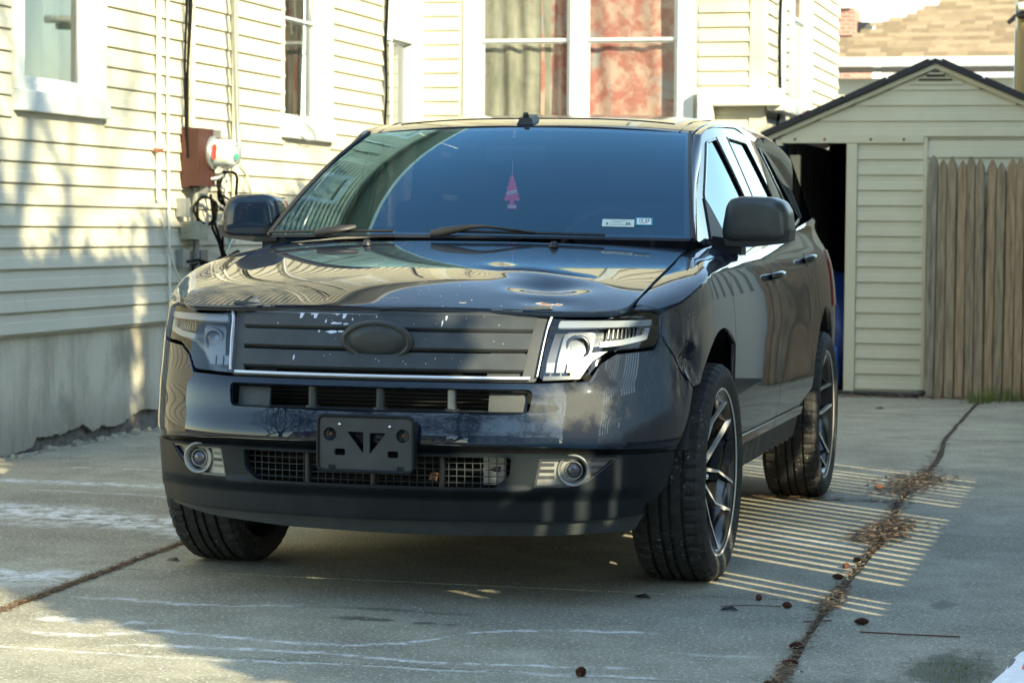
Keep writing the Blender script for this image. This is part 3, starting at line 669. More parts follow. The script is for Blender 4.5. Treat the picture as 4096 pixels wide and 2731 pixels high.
# stickers behind the glass
def on_glass(s, t, off=-.004):
    p = Vector(ws(s,t)); a = (Vector(ws(s+.01,t))-p).normalized(); b = (Vector(ws(s,t+.01))-p); n_ = a.cross(b).normalized(); b = n_.cross(a)
    M = Matrix.Identity(4); M.col[0][:3] = a; M.col[1][:3] = b; M.col[2][:3] = n_; M.translation = p+n_*off; return M
M_stk = mat('pale sticker', (.55,.62,.55), rough=.5); M_stk2 = mat('teal sticker', (.03,.30,.36), rough=.5); M_ink = mat('ink', (.03,.04,.06), rough=.6); M_stkw = mat('white sticker', (.72,.74,.70), rough=.5)
for s, t, w, h, nm, mm in ((.671,.108,.115,.046,'registration_sticker',M_stk), (.787,.122,.060,.048,'inspection_sticker',M_stk2)):
    Mg = on_glass(s, t, .0015); mb = MB(); mb.add([Mg@Vector(q) for q in ((-w/2,-h/2,0),(w/2,-h/2,0),(w/2,h/2,0),(-w/2,h/2,0))], [(0,1,2,3)]); st = mb.build(nm, mm, wsl)
    if nm == 'inspection_sticker':
        mb = MB(); mb.add([Mg@Vector(q) for q in ((-.025,-.018,.0006),(.025,-.018,.0006),(.025,.019,.0006),(-.025,.019,.0006))], [(0,1,2,3)]); mb.build('sticker_panel', M_stkw, wsl)
        texts = [('10 25', .018, 0, .004)]; lines = [(-.02,.013,.04), (-.02,-.008,.034), (-.015,-.012,.026)]
    else: texts = [('2', .017, -.040, -.006), ('25', .020, .035, -.006)]; lines = [(-.03,.013,.06), (-.02,.002,.034), (-.03,-.012,.055)]
    for s_, sz, dx, dy in texts:
        me = text_mesh(s_, sz); me.transform(Mg@Matrix.Translation((dx,dy,.0012))); link('lettering', me, M_ink, wsl)
    mb = MB()
    for x_, y_, l_ in lines: mb.add([Mg@Vector(q) for q in ((x_,y_,.001),(x_+l_,y_,.001),(x_+l_,y_+.0022,.001),(x_,y_+.0022,.001))], [(0,1,2,3)])
    mb.build('print_line', mat('grey ink', (.16,.25,.25), rough=.6) if nm[0] == 'r' else bpy.data.materials['grey ink'], wsl)
# wipers
def wiper(s0, s1, t0, t1, sp, arm0):
    pts = [Vector(on_glass(s0+(s1-s0)*i/8, t0+(t1-t0)*i/8, .012).translation) for i in range(9)]
    b = MB().tube(pts, .006, 6).build('wiper_blade', M_black, car)
    P = Vector(on_glass(sp, -.015, .035).translation); mid = (pts[3]+P)/2+Vector((0,-.005,.012))
    MB().tube([P+Vector((-.05,0,-.01)), P, P+Vector((.10,.01,.018)), mid+Vector((.06,0,.008)), pts[5]], [.012,.016,.009,.006,.005], 8).build('wiper_arm', M_black, b)
wiper(-.98,-.36,.012,.022, -.66, 0); wiper(-.16,.62,.022,.008, -.10, 0)
# roof
ro = [(-.655,.985),(-.4,.945),(0,.922),(.4,.945),(.655,.985),(.655,3.48),(-.655,3.48)]
rf = panel('roof', ro, lambda x, y: (x, y, roof(x, y)), M_paint, car, res=.05, thick=.01)
for s_ in (-1,1): MB().tube([(s_*.607, y, roof(.607,y)+.0005) for y in (.98,1.2,1.6,2.2,3.0,3.4)], .004, 5).build('roof_seam', M_black, rf)
panel('sunroof', [(-.56,1.12),(.56,1.12),(.56,1.62),(-.56,1.62)], lambda x, y: (x, y, roof(x, y)), M_trim, rf, res=.06, thick=.003, off=.003)
mb = MB(); mb.prism([(-.034,.945,1.616),(-.024,.955,1.643),(.022,.955,1.643),(.034,.945,1.616)], (0,.10,.018)); mb.tube([(-.002,.975,1.640),(-.002,.968,1.650),(-.002,.962,1.661)], [.015,.013,.010], 10)
mb.build('aerial_base', M_black, rf)
# back of the cabin
mb = MB(); P = [(-.66,3.47,1.62),(.66,3.47,1.62),(.80,3.70,1.15),(-.80,3.70,1.15)]; mb.add(P, [(0,3,2,1)]); mb.build('rear_window', M_side, car)
# core that closes the body
core = MB(); core.box((-.60,-.74,.27),(.60,3.5,.92)); core.box((-.86,.52,.30),(.86,2.32,.95)); core.box((-.80,3.32,.4),(.80,3.62,1.05)); core.build('underbody', M_void, car)
MB().box((-.70,2.45,.9),(.70,2.50,1.62)).build('sky_block_panel', M_int, car)  # added dark panel, hides bright sky seen through the rear glass
cab = MB(); cab.box((-.80,.28,1.02),(.80,.60,1.10)); cab.build('dashboard', M_int, car)
for x in (-.38, .38):
    st = link('seat', bevel_box((x-.26,1.25,.95),(x+.26,1.42,1.32), .05), M_int, car); link('headrest', bevel_box((x-.13,1.30,1.345),(x+.13,1.40,1.50), .04), M_int, st)
link('rear_seat', bevel_box((-.62,2.15,.95),(.62,2.32,1.32), .05), M_int, car)
MB().tube([(.38+.18*math.cos(R(a)), .75+.06*math.sin(R(a)), 1.12+.16*math.sin(R(a))) for a in range(0,361,15)], .014, 8, False).build('steering_wheel', M_int, car)
link('rear_view_mirror', bevel_box((-.12,.80,1.46),(.12,.83,1.53), .015), M_int, car)

# ---- wheels
def wheel():
    w = bpy.data.objects.new('wheel', None); COL.objects.link(w); w.parent = car
    Rt, Wd = .378, .125
    prof = [(.286,-.105),(.292,-.118),(.315,-.128),(.345,-.128),(.362,-.121),(.371,-.108)]
    xs = [-.105,-.066,-.064,-.056,-.054,-.022,-.020,-.012,-.010,.010,.012,.020,.022,.054,.056,.064,.066,.105]
    for x in xs:
        g = (x in (-.064,-.056,-.020,-.012,.012,.020,.056,.064)); prof.append((Rt-.0035*abs(x/.105)**3-(.012 if g else 0), x*1.0))
    prof += [(.371,.108),(.362,.121),(.345,.128),(.315,.128),(.292,.118),(.286,.105)]
    n = 192; mb = MB(); v = []
    for i, (r, h) in enumerate(prof):
        for k in range(n):
            rr = r
            if abs(h) >= .066 and abs(h) <= .121 and r > .355 and k % 4 == 0: rr -= .0065
            if abs(h) < .056 and r > .37 and (k+int(h*60)) % 6 == 0: rr -= .003
            a = 2*math.pi*k/n; v.append((h, rr*math.cos(a), rr*math.sin(a)))
    f = [(i*n+k, (i+1)*n+k, (i+1)*n+(k+1) % n, i*n+(k+1) % n) for i in range(len(prof)-1) for k in range(n)]
    mb.add(v, f, True); ty = mb.build('tyre', M_tyre, w); ty.data.set_sharp_from_angle(angle=R(28))
    Mx = Matrix.Rotation(R(90), 4, 'Y')   # lathe z -> x
    MB().lathe([(.30,.345) if False else (.329,.1295),(.331,.1300),(.333,.1292)], 64, Mx).build('sidewall_rib', M_tyre, w)
    MB().lathe([(.279,-.11),(.255,-.09),(.250,.05),(.262,.09),(.272,.106),(.289,.116),(.291,.112),(.283,.10)], 64, Mx).build('rim_barrel', M_rim, w)
    MB().lathe([(.2835,.1145),(.289,.1185),(.292,.1165)], 64, Mx).build('rim_lip', M_mach, w)
    MB().lathe([(.16,-.02),(.165,0),(.05,.0),(.0,.0)], 48, Mx).build('brake_disc', mat('brake disc', (.12,.11,.10), rough=.4, metal=.8) if 'brake disc' not in bpy.data.materials else bpy.data.materials['brake disc'], w)
    MB().lathe([(.075,.01),(.072,.045),(.055,.056),(.034,.058),(.032,.050),(0,.050)], 32, Mx).build('hub', M_rim, w)
    for k in range(5):
        for s_ in (-1, 1):
            a0 = R(72*k+s_*9+12); a1 = R(72*k+s_*25+12)
            p0 = Vector((.050, .052*math.cos(a0), .052*math.sin(a0))); p1 = Vector((.074, .18*math.cos((a0+a1)/2), .18*math.sin((a0+a1)/2))); p2 = Vector((.108, .272*math.cos(a1), .272*math.sin(a1)))
            mb = MB(); vv = []
            for p, hw, dp in ((p0,.009,.014), (p1,.006,.014), (p2,.0065,.014)):
                t = Vector((0, -math.sin((a0+a1)/2), math.cos((a0+a1)/2)))
                vv += [p-t*hw*.75, p+t*hw*.75, p+t*hw-Vector((dp,0,0)), p-t*hw-Vector((dp,0,0))]
            fs = []; mi = []
            for j in range(2):
                b = 4*j; q4 = [(b+0,b+1,b+5,b+4), (b+1,b+2,b+6,b+5), (b+2,b+3,b+7,b+6), (b+3,b+0,b+4,b+7)]; fs += q4; mi += [1,1,0,0]
            mb.add(vv, fs); mb.mi = mi; mb.build('spoke', [M_rim, M_mach], w)
    for k in range(5): a = R(72*k+48); MB().lathe([(.010,.045),(.009,.062),(0,.064)], 8, Mx.copy() if False else Matrix.Translation((0,.057*math.cos(a),.057*math.sin(a)))@Mx).build('wheel_nut', M_chrome, w)
    return w
def copy_tree(o, parent=None):
    c = o.copy(); COL.objects.link(c); c.parent = parent
    for ch in [x for x in bpy.data.objects if x.parent == o]: copy_tree(ch, c)
    return c
w0 = wheel(); wheels = [w0]+[copy_tree(w0, car) for _ in range(3)]
for w_, (x, y, rz, rx) in zip(wheels, ((.836,0,-1.5,0), (.836,2.824,0,40), (-.836,0,180-1.5,25), (-.836,2.824,180,10))):
    w_.matrix_local = Matrix.Translation((x, y, .376))@Matrix.Rotation(R(rz), 4, 'Z')@Matrix.Rotation(R(rx), 4, 'X')

# air freshener hanging from the mirror
ax, ay, az = .040, .60, 1.352
tree_p = [(0,.075),(.012,.052),(.008,.050),(.019,.030),(.013,.029),(.026,.008),(.018,.007),(.032,-.018),(.022,-.019),(.036,-.034),(.028,-.044),(.010,-.040),(.008,-.058),(.020,-.060),(.020,-.078)]
tp = tree_p+[(-x, z) for x, z in reversed(tree_p[1:])]
fr_ = empty('air_freshener', 'red tree shaped air freshener hanging behind the windscreen', 'air freshener', (ax, ay, az), rz=R(14)); fr_.scale = (.86,.86,.86)
MB().prism([(x, 0, z) for x, z in tp], (0,.002,0)).build('card', mat('red card', (.85,.04,.13), rough=.5), fr_)
M_card = mat('pale card', (.75,.62,.66), rough=.6)
lb = MB().prism([(-.021,-.0012,-.018),(.021,-.0012,-.008),(.021,-.0012,.006),(-.021,-.0012,-.004)], (0,.001,0)).build('label', M_card, fr_)
me = text_mesh('Little Trees', .0075); me.transform(Matrix.Translation((0,-.0018,-.006))@Matrix.Rotation(R(-13), 4, 'Y')@Matrix.Rotation(R(90), 4, 'X')); link('lettering', me, M_ink, lb)
lb = MB().prism([(-.017,-.0012,-.075),(.017,-.0012,-.075),(.017,-.0012,-.064),(-.017,-.0012,-.064)], (0,.001,0)).build('label', M_card, fr_)
me = text_mesh('Wild Cherry', .006); me.transform(Matrix.Translation((0,-.0018,-.0695))@Matrix.Rotation(R(90), 4, 'X')); link('lettering', me, M_ink, lb)
MB().tube([(0,0,.074),(.002,0,.10),(0,0,.13)], .0007, 4).build('string', M_card, fr_)
# ================================================================= ground
def concrete():
    m = bpy.data.materials.new('driveway concrete'); m.use_nodes = True; n, l = nodes(m); p = n['Principled BSDF']; p.inputs['Roughness'].default_value = .85
    pos = obj_coord(n, True); sx = n.new('ShaderNodeSeparateXYZ'); l.new(pos, sx.inputs[0]); X, Y = sx.outputs[0], sx.outputs[1]
    big = noise_(n, l, pos, .55, 5, .6); mid = noise_(n, l, pos, 3.2, 5, .65); fine = noise_(n, l, pos, 75, 3, .75); grit = noise_(n, l, pos, 130, 3, .7)
    base = mixc(n, l, sstep(n, l, mid, .3, .7), (.225,.212,.155), (.37,.347,.262))
    base = mixc(n, l, math_(n, l, 'MULTIPLY', sstep(n, l, big, .40, .62), .55), base, (.165,.155,.118))
    base = mixc(n, l, math_(n, l, 'MULTIPLY', sstep(n, l, fine, .56, .62), .75), base, (.60,.585,.52))
    base = mixc(n, l, math_(n, l, 'MULTIPLY', sstep(n, l, grit, .57, .64), .8), base, (.045,.042,.034))
    # salt and dried meltwater lines, in metres on the ground
    wob = noise_(n, l, pos, 2.6, 7, .72); wob2 = noise_(n, l, pos, 11, 6, .8)
    def curve(pts, x0, x1, wid, amp, val, soft=1.0):
        nonlocal base
        fc = n.new('ShaderNodeFloatCurve'); mr = n.new('ShaderNodeMapRange'); l.new(X, mr.inputs[0]); mr.inputs[1].default_value = x0; mr.inputs[2].default_value = x1
        l.new(mr.outputs[0], fc.inputs['Value']); cv = fc.mapping.curves[0]
        lo = min(q for _, q in pts)-.05; hi = max(q for _, q in pts)+.05
        cv.points[0].location = (0, (pts[0][1]-lo)/(hi-lo)); cv.points[1].location = (1, (pts[-1][1]-lo)/(hi-lo))
        for a, q in pts[1:-1]: cv.points.new((a-x0)/(x1-x0), (q-lo)/(hi-lo))
        fc.mapping.update()
        y0 = math_(n, l, 'MULTIPLY_ADD', fc.outputs[0], hi-lo, lo)
        d = math_(n, l, 'ABSOLUTE', math_(n, l, 'SUBTRACT', math_(n, l, 'ADD', Y, math_(n, l, 'MULTIPLY_ADD', wob, amp, -amp/2)), y0))
        k = math_(n, l, 'SUBTRACT', 1, sstep(n, l, d, wid*.15, wid))
        k = math_(n, l, 'MULTIPLY', k, sstep(n, l, wob2, .41, .57))
        inn = math_(n, l, 'MULTIPLY', sstep(n, l, X, x0, x0+.12), math_(n, l, 'SUBTRACT', 1, sstep(n, l, X, x1-.12, x1)))
        base = mixc(n, l, math_(n, l, 'MULTIPLY', math_(n, l, 'MULTIPLY', k, inn), val), base, (.66,.67,.66))
    for c in SALT: curve(*c)
    # dark damp patches
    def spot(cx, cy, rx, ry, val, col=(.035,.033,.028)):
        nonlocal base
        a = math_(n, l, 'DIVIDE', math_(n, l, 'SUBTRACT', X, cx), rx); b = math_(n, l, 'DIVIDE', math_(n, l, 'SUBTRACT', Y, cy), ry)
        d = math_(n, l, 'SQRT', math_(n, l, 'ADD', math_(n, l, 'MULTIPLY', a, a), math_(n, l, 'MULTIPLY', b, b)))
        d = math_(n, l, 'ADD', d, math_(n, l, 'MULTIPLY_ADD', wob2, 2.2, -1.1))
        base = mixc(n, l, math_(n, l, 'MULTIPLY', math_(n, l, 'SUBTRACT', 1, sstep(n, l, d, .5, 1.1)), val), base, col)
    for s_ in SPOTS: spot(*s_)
    l.new(base, p.inputs['Base Color'])
    h = math_(n, l, 'ADD', math_(n, l, 'MULTIPLY', fine, .6), math_(n, l, 'MULTIPLY', mid, 1.2))
    b = n.new('ShaderNodeBump'); b.inputs['Strength'].default_value = .45; b.inputs['Distance'].default_value = .006; l.new(h, b.inputs['Height']); l.new(b.outputs[0], p.inputs['Normal'])
    return m
# (points, x0, x1, half width, wobble, strength)
SALT = [
 ([(-2.6,1.15),(-2.0,1.02),(-1.5,.88),(-1.15,.72),(-.9,.66)], -3.1, -.9, .42, .8, 1.0),
 ([(-3.0,2.25),(-2.4,2.2),(-1.8,2.3),(-1.2,2.2)], -3.0, -1.2, .14, .5, .8),
 ([(-2.6,1.9),(-2.0,1.85),(-1.2,1.7)], -2.6, -1.2, .05, .2, .5),
 ([(-1.9,-.62),(-1.5,-.66),(-1.16,-.60)], -1.9, -1.12, .28, .5, 1.0),
 ([(-.60,-1.62),(-.3,-1.60),(.0,-1.66),(.30,-1.55),(.42,-1.36),(.62,-1.22),(.95,-1.18)], -.65, 1.0, .035, .22, .9),
 ([(-.95,-1.0),(-.6,-1.06),(-.3,-.98)], -1.05, -.2, .035, .25, .7),
 ([(-.5,-1.86),(0,-1.80),(.5,-1.84),(.95,-1.78)], -.55, 1.05, .030, .22, .85),
 ([(-.9,-1.95),(-.3,-1.98),(.4,-1.95),(1.1,-1.9)], -1.0, 1.2, .022, .16, .7),
 ([(-.95,-1.35),(-.75,-1.5),(-.55,-1.42)], -1.0, -.5, .05, .35, .75),
 ([(-.85,-1.60),(-.7,-1.72),(-.45,-1.50)], -.9, -.4, .05, .35, .75),
 ([(.5,.95),(.9,1.15),(1.3,1.05)], .5, 1.35, .10, .3, .5),
 ([(1.0,-1.45),(1.2,-1.5),(1.35,-1.45)], 1.0, 1.4, .03, .2, .35),
 ([(-2.9,2.9),(-2.4,2.95),(-1.9,2.8)], -2.9, -1.8, .05, .3, .5),
]
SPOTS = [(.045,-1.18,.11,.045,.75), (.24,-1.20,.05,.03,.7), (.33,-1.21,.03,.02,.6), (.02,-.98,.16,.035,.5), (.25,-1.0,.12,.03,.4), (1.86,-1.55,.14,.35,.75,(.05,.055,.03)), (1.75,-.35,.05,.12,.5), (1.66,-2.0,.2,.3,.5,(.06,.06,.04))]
M_conc = concrete()
M_dirt = mat('joint dirt', (.055,.042,.028), rough=.95, col2=(.12,.095,.062), vscale=40, bump=.5, bscale=90)
M_earth = mat('earth and dead grass', (.06,.05,.03), rough=.95, col2=(.12,.10,.06), vscale=3, bump=.4, bscale=20)
ground = MB().add([(-300,-200,-.02),(300,-200,-.02),(300,400,-.02),(-300,400,-.02)], [(0,1,2,3)]).build('ground', M_earth); tag(ground, kind='structure')
drive = MB().box((-3.36,-9.5,-.019),(3.4,10.6,-.014)).build('driveway', M_dirt); tag(drive, kind='structure')
def jr(y): # wandering joint on the right
    P = pchip([-9.5,-1.8,-.4,1.0,1.5,2.65,4.6,6.1,9.2,10.6], [1.46,1.43,1.39,1.375,1.38,1.305,1.305,1.236,1.205,1.2]); return P(y)
def jl(y): return -1.13-.05*(y+.6) if y < 1 else -1.21-.004*y
rows_m = [-9.5,-5.0,-1.93,-.385,2.66,4.24,6.1,8.0,10.6]; rows_l = [-9.5,-3.2,-.475,2.9,5.6,8.2,10.6]; rows_r = [-9.5,-3.0,-.355,2.68,4.30,6.12,8.6,10.6]
def slab(y0, y1, xl, xr, g=.004, gl=.004, gr=.004):
    n = max(2, int((y1-y0)/.25)); L = []; Rr = []
    for i in range(n+1):
        y = y0+g+(y1-y0-2*g)*i/n; w = .006*noise.noise(Vector((y*3, xl(y), 1))); L.append((xl(y)+gl+w*2, y)); Rr.append((xr(y)-gr+w*2, y))
    dz = rnd.uniform(-.0015, .0015); v = [(x, y, dz) for x, y in L+Rr]+[(x, y, -.012) for x, y in L+Rr]; k = n+1; N = 2*k
    f = [(i, k+i, k+i+1, i+1) for i in range(n)]+[(i, i+1, N+i+1, N+i) for i in range(n)]+[(k+i+1, k+i, N+k+i, N+k+i+1) for i in range(n)]+[(0, N, N+k, k), (n, k+n, N+k+n, N+n)]
    return MB().add(v, f).build('concrete_slab', M_conc, drive)
for a, b in zip(rows_l, rows_l[1:]): slab(a, b, lambda y: -3.37, jl, gr=.022)
for a, b in zip(rows_m, rows_m[1:]): slab(a, b, jl, jr, gl=.012, gr=.016)
for a, b in zip(rows_r, rows_r[1:]): slab(a, b, jr, lambda y: 2.35+.0*y, gl=.012)
tag(MB().box((-40,-13,-.018),(40,-9.55,.0)).build('pavement', M_conc), kind='structure')
road = MB().add([(-60,-22,-.012),(60,-22,-.012),(60,-13.1,-.012),(-60,-13.1,-.012)], [(0,1,2,3)]).build('road', mat('asphalt', (.05,.05,.05), rough=.9, var=.2, vscale=30)); tag(road, kind='structure')

# litter in the joints
M_lit = mat('dry leaf litter', (.10,.060,.032), rough=.95, col2=(.26,.17,.10), vscale=14)
def litter(name, pts, n, size, spread, label, m, h=.012, seed=1, cat=None, up=0):
    r = random.Random(seed); mb = MB()
    for _ in range(n):
        i = r.randrange(len(pts)-1); t = r.random(); a, b = pts[i], pts[i+1]; sp = spread*(a[2]*(1-t)+b[2]*t)
        x = a[0]*(1-t)+b[0]*t+r.gauss(0, sp); y = a[1]*(1-t)+b[1]*t+r.gauss(0, sp*1.2); s = size*r.uniform(.4, 1.4)
        A = r.uniform(0, 6.28); t1 = r.uniform(-.5,.5); z = r.uniform(-.006, h)*math.exp(-abs(r.gauss(0,.4)))
        dx, dy = math.cos(A)*s, math.sin(A)*s; ex, ey = -math.sin(A)*s*.3, math.cos(A)*s*.3; z = max(z, .001)
        if up: mb.add([(x-ex*.3,y-ey*.3,0),(x+ex*.3,y+ey*.3,0),(x+dx*.4,y+dy*.4,s*up)], [(0,1,2)])
        else: mb.add([(x-dx,y-dy,z+.001),(x+ex,y+ey,z+s*.25*abs(t1)+.001),(x+dx,y+dy,z+abs(t1)*s*.5+.001),(x-ex,y-ey,z+.0005)], [(0,1,2,3)])
    o = mb.build(name, m); tag(o, label, cat or 'litter', kind='stuff'); return o
jp = [(jr(y), y, w) for y, w in ((-3,1),(-1.9,1.3),(-1.6,1.2),(-.6,1.4),(-.4,2.6),(0,1.2),(.9,1.0),(1.3,2.6),(1.7,3.2),(2.1,1.8),(2.6,2.2),(3.3,3.6),(3.9,2.4),(4.3,2.4),(6,1.2),(9,1.3),(9.6,5))]
litter('leaf_litter', jp, 3600, .013, .011, 'brown leaf litter packed along the long driveway crack on the right', M_lit, h=.02, seed=3)
litter('leaf_litter', [(jr(3.4)-.05,3.0,1),(jr(3.4)+.0,3.9,1)], 900, .020, .075, 'heap of dry leaves over the crack beyond the striped sunlight', M_lit, h=.03, seed=31)
litter('leaf_litter', [(jr(1.5)-.04,1.2,1),(jr(1.5),1.9,1)], 800, .020, .06, 'heap of dry leaves over the crack in the striped sunlight', M_lit, h=.03, seed=32)
litter('leaf_litter', [(x, 2.66, 1) for x in (.3,.5,.8,1.3)], 900, .012, .02, 'leaf litter in the crosswise crack beside the rear tyre', M_lit, h=.015, seed=4)
litter('leaf_litter', [(jl(y), y, 1) for y in (-2.2,-1.4,-.8,-.2,.6)], 4200, .009, .012, 'fine debris in the slanting driveway joint on the left', M_lit, h=.012, seed=5)
litter('leaf_litter', [(x, 9.62+.05*math.sin(x*3), 1) for x in (.0,.5,1.0,1.5,2.2)], 900, .022, .05, 'fallen leaves along the foot of the wooden fence', M_lit, h=.03, seed=6)
litter('leaf_litter', [(-3.30,y,1) for y in (2.5,4,5.3,6.5)], 700, .010, .02, 'grit and chips along the foot of the house wall', mat('grit', (.30,.29,.26), rough=.9), h=.01, seed=8)
litter('salt_grit', [(-2.8,2.0,1),(-1.4,1.0,1),(-1.2,-.6,1),(-.4,-1.3,1),(.6,-1.2,1)], 900, .0045, .50, 'loose white salt grains scattered on the concrete', mat('salt', (.75,.75,.74), rough=.8), h=.004, seed=9, cat='salt')
M_grass = mat('weed green', (.07,.12,.02), rough=.8, col2=(.14,.16,.04), vscale=20)
litter('weeds', [(1.18,9.2,1),(1.30,9.55,1.5),(1.6,9.65,1)], 260, .045, .05, 'green weeds growing in the crack by the wooden fence', M_grass, seed=10, cat='weeds', up=2.2)
litter('weeds', [(1.85,-1.4,1),(1.95,-1.9,1.2)], 400, .012, .05, 'patch of moss and grass at the lower right corner of the driveway', M_grass, seed=11, cat='weeds', up=1.2)
litter('weeds', [(1.9,9.6,1),(2.2,9.6,1)], 200, .03, .08, 'low green weeds along the right end of the wooden fence', M_grass, seed=12, cat='weeds', up=1.6)
# seed cones
M_cone = mat('cone brown', (.06,.020,.010), rough=.95, col2=(.12,.042,.02), vscale=60)
def cone_me():
    mb = MB(); r = random.Random(2)
    for i in range(95):
        t = (i+.5)/95; ph = i*2.4; rr = .019*math.sin(math.pi*(.08+.86*t)); x = (t-.5)*.062
        c = Vector((x, rr*math.cos(ph), rr*math.sin(ph)+.017)); d = Vector((.25, math.cos(ph), math.sin(ph))).normalized(); s = d.cross(Vector((1,0,0))).normalized()
        mb.add([c-s*.0055-d*.006, c+s*.0055-d*.006, c+d*.005+Vector((.004,0,0))], [(0,1,2)])
    mb.tube([(-.028,0,.017),(0,0,.017),(.028,0,.017)], [.008,.014,.006], 8); return mb
cones = [((jr(.62)-.02,.60), 'seed cone in the crack, farthest of the row beside the front tyre'), ((jr(.42)-.04,.43), 'seed cone lying left of the crack in the striped sunlight'), ((jr(.15)-.035,.14), 'seed cone with a long stalk at the near edge of the striped light'),
 ((1.155,-.42), 'flat seed cone beside the crosswise joint right of the front tyre'), ((1.27,-.56), 'seed cone with a long stalk below the crossing of the joints'), ((jr(-1.05)+.13,-.83), 'round seed cone alone on the right slab'), ((.86,-.04), 'seed cone against the front tyre'),
 ((jr(-1.6)-.02,-1.33), 'seed cone in the crack near the bottom of the picture'), ((jr(-1.8)+.0,-1.62), 'seed cone among litter at the bottom of the crack'), ((.905,-1.93), 'seed cone on the middle slab near the bottom edge'), ((-.93,-1.75), 'seed cone alone on the left of the middle slab'), ((jr(-1.9)-.01,-1.95), 'seed cone at the very bottom of the crack')]
cme = None
for i, ((x, y), lb) in enumerate(cones):
    if cme is None: o = cone_me().build('seed_cone', M_cone); cme = o.data
    else: o = bpy.data.objects.new('seed_cone', cme); COL.objects.link(o)
    o.location = (x, y, 0); o.rotation_euler = (0,0,rnd.uniform(0,6)); o.scale = [rnd.uniform(.52,.72)]*3; tag(o, lb, 'seed cone', 'seed cones on the driveway')
M_twig = mat('twig', (.11,.045,.025), rough=.9)
for pts, r_, lb in ((((1.55,-.98,.004),(1.70,-.99,.005),(1.85,-.98,.004)), .0022, 'long thin twig on the right slab'), (((1.36,-.84,.004),(1.41,-.82,.006),(1.44,-.79,.004)), .002, 'short bent twig below the round cone'), (((1.06,-.60,.003),(1.15,-.57,.006),(1.25,-.56,.005)), .0016, 'thin stalk left of the crossing cones')):
    tag(MB().tube(pts, r_, 5).build('twig', M_twig), lb, 'twig', 'twigs on the driveway')
for (x, y), lb in (((1.10,-.68), 'black scrap lying left of the crack'), ((.78,-.50), 'black scrap in front of the right front tyre'), ((-1.02,-.15), 'small black scrap left of the left front tyre'), ((.60,8.45), 'dark scrap on the concrete before the shed')):
    mb = MB(); mb.add([(-.03,0,.002),(0,-.008,.004),(.032,.004,.003),(.01,.010,.016),(-.02,.008,.010)], [(0,1,2,3,4)]); o = mb.build('scrap', M_black, None, (x, y, 0), (0,0,rnd.uniform(-.3,.3))); tag(o, lb, 'scrap', 'scraps on the driveway')
tag(MB().tube([(-.02,0,.008),(.02,.005,.012)], [.014,.008], 6).build('dry_leaf', mat('orange leaf', (.55,.18,.06), rough=.8), None, (1.16,3.22,0)), 'bright orange leaf beside the crack near the rear tyre', 'leaf')
# snow patch
mb = MB(); N = 22; r = random.Random(4); ring = []
for k in range(N):
    a = 2*math.pi*k/N; q = 1+.25*noise.noise(Vector((math.cos(a)*2, math.sin(a)*2, 5))); ring.append((2.02+.30*q*math.cos(a), -1.75+.75*q*math.sin(a)))
v = [(x, y, .0) for x, y in ring]+[(2.02+(x-2.02)*.9, -1.75+(y+1.75)*.92, .03) for x, y in ring]+[(2.02+(x-2.02)*.5, -1.75+(y+1.75)*.5, .05) for x, y in ring]+[(2.02,-1.75,.06)]
f = [(k, (k+1) % N, N+(k+1) % N, N+k) for k in range(N)]+[(N+k, N+(k+1) % N, 2*N+(k+1) % N, 2*N+k) for k in range(N)]+[(2*N+k, 2*N+(k+1) % N, 3*N) for k in range(N)]
sn = mb.add([(a_+.26, b_, c_) for a_, b_, c_ in v], f, True).build('snow_patch', mat('old snow', (.82,.84,.88), rough=.6, bump=.6, bscale=60, var=.1, vscale=25)); tag(sn, 'remnant of old snow at the lower right edge of the driveway', 'snow', kind='stuff')
cone_t = empty('traffic_cone', 'faded pink orange traffic cone standing in the snow at the right edge', 'traffic cone', (2.205,-1.65,.0)); MB().lathe([(.145,.03),(.135,.05),(.035,.68),(.022,.70),(0,.70)], 28).build('cone', mat('pink orange plastic', (.75,.16,.11), rough=.5), cone_t); MB().box((-.18,-.18,0),(.18,.18,.03)).build('base', M_black, cone_t)

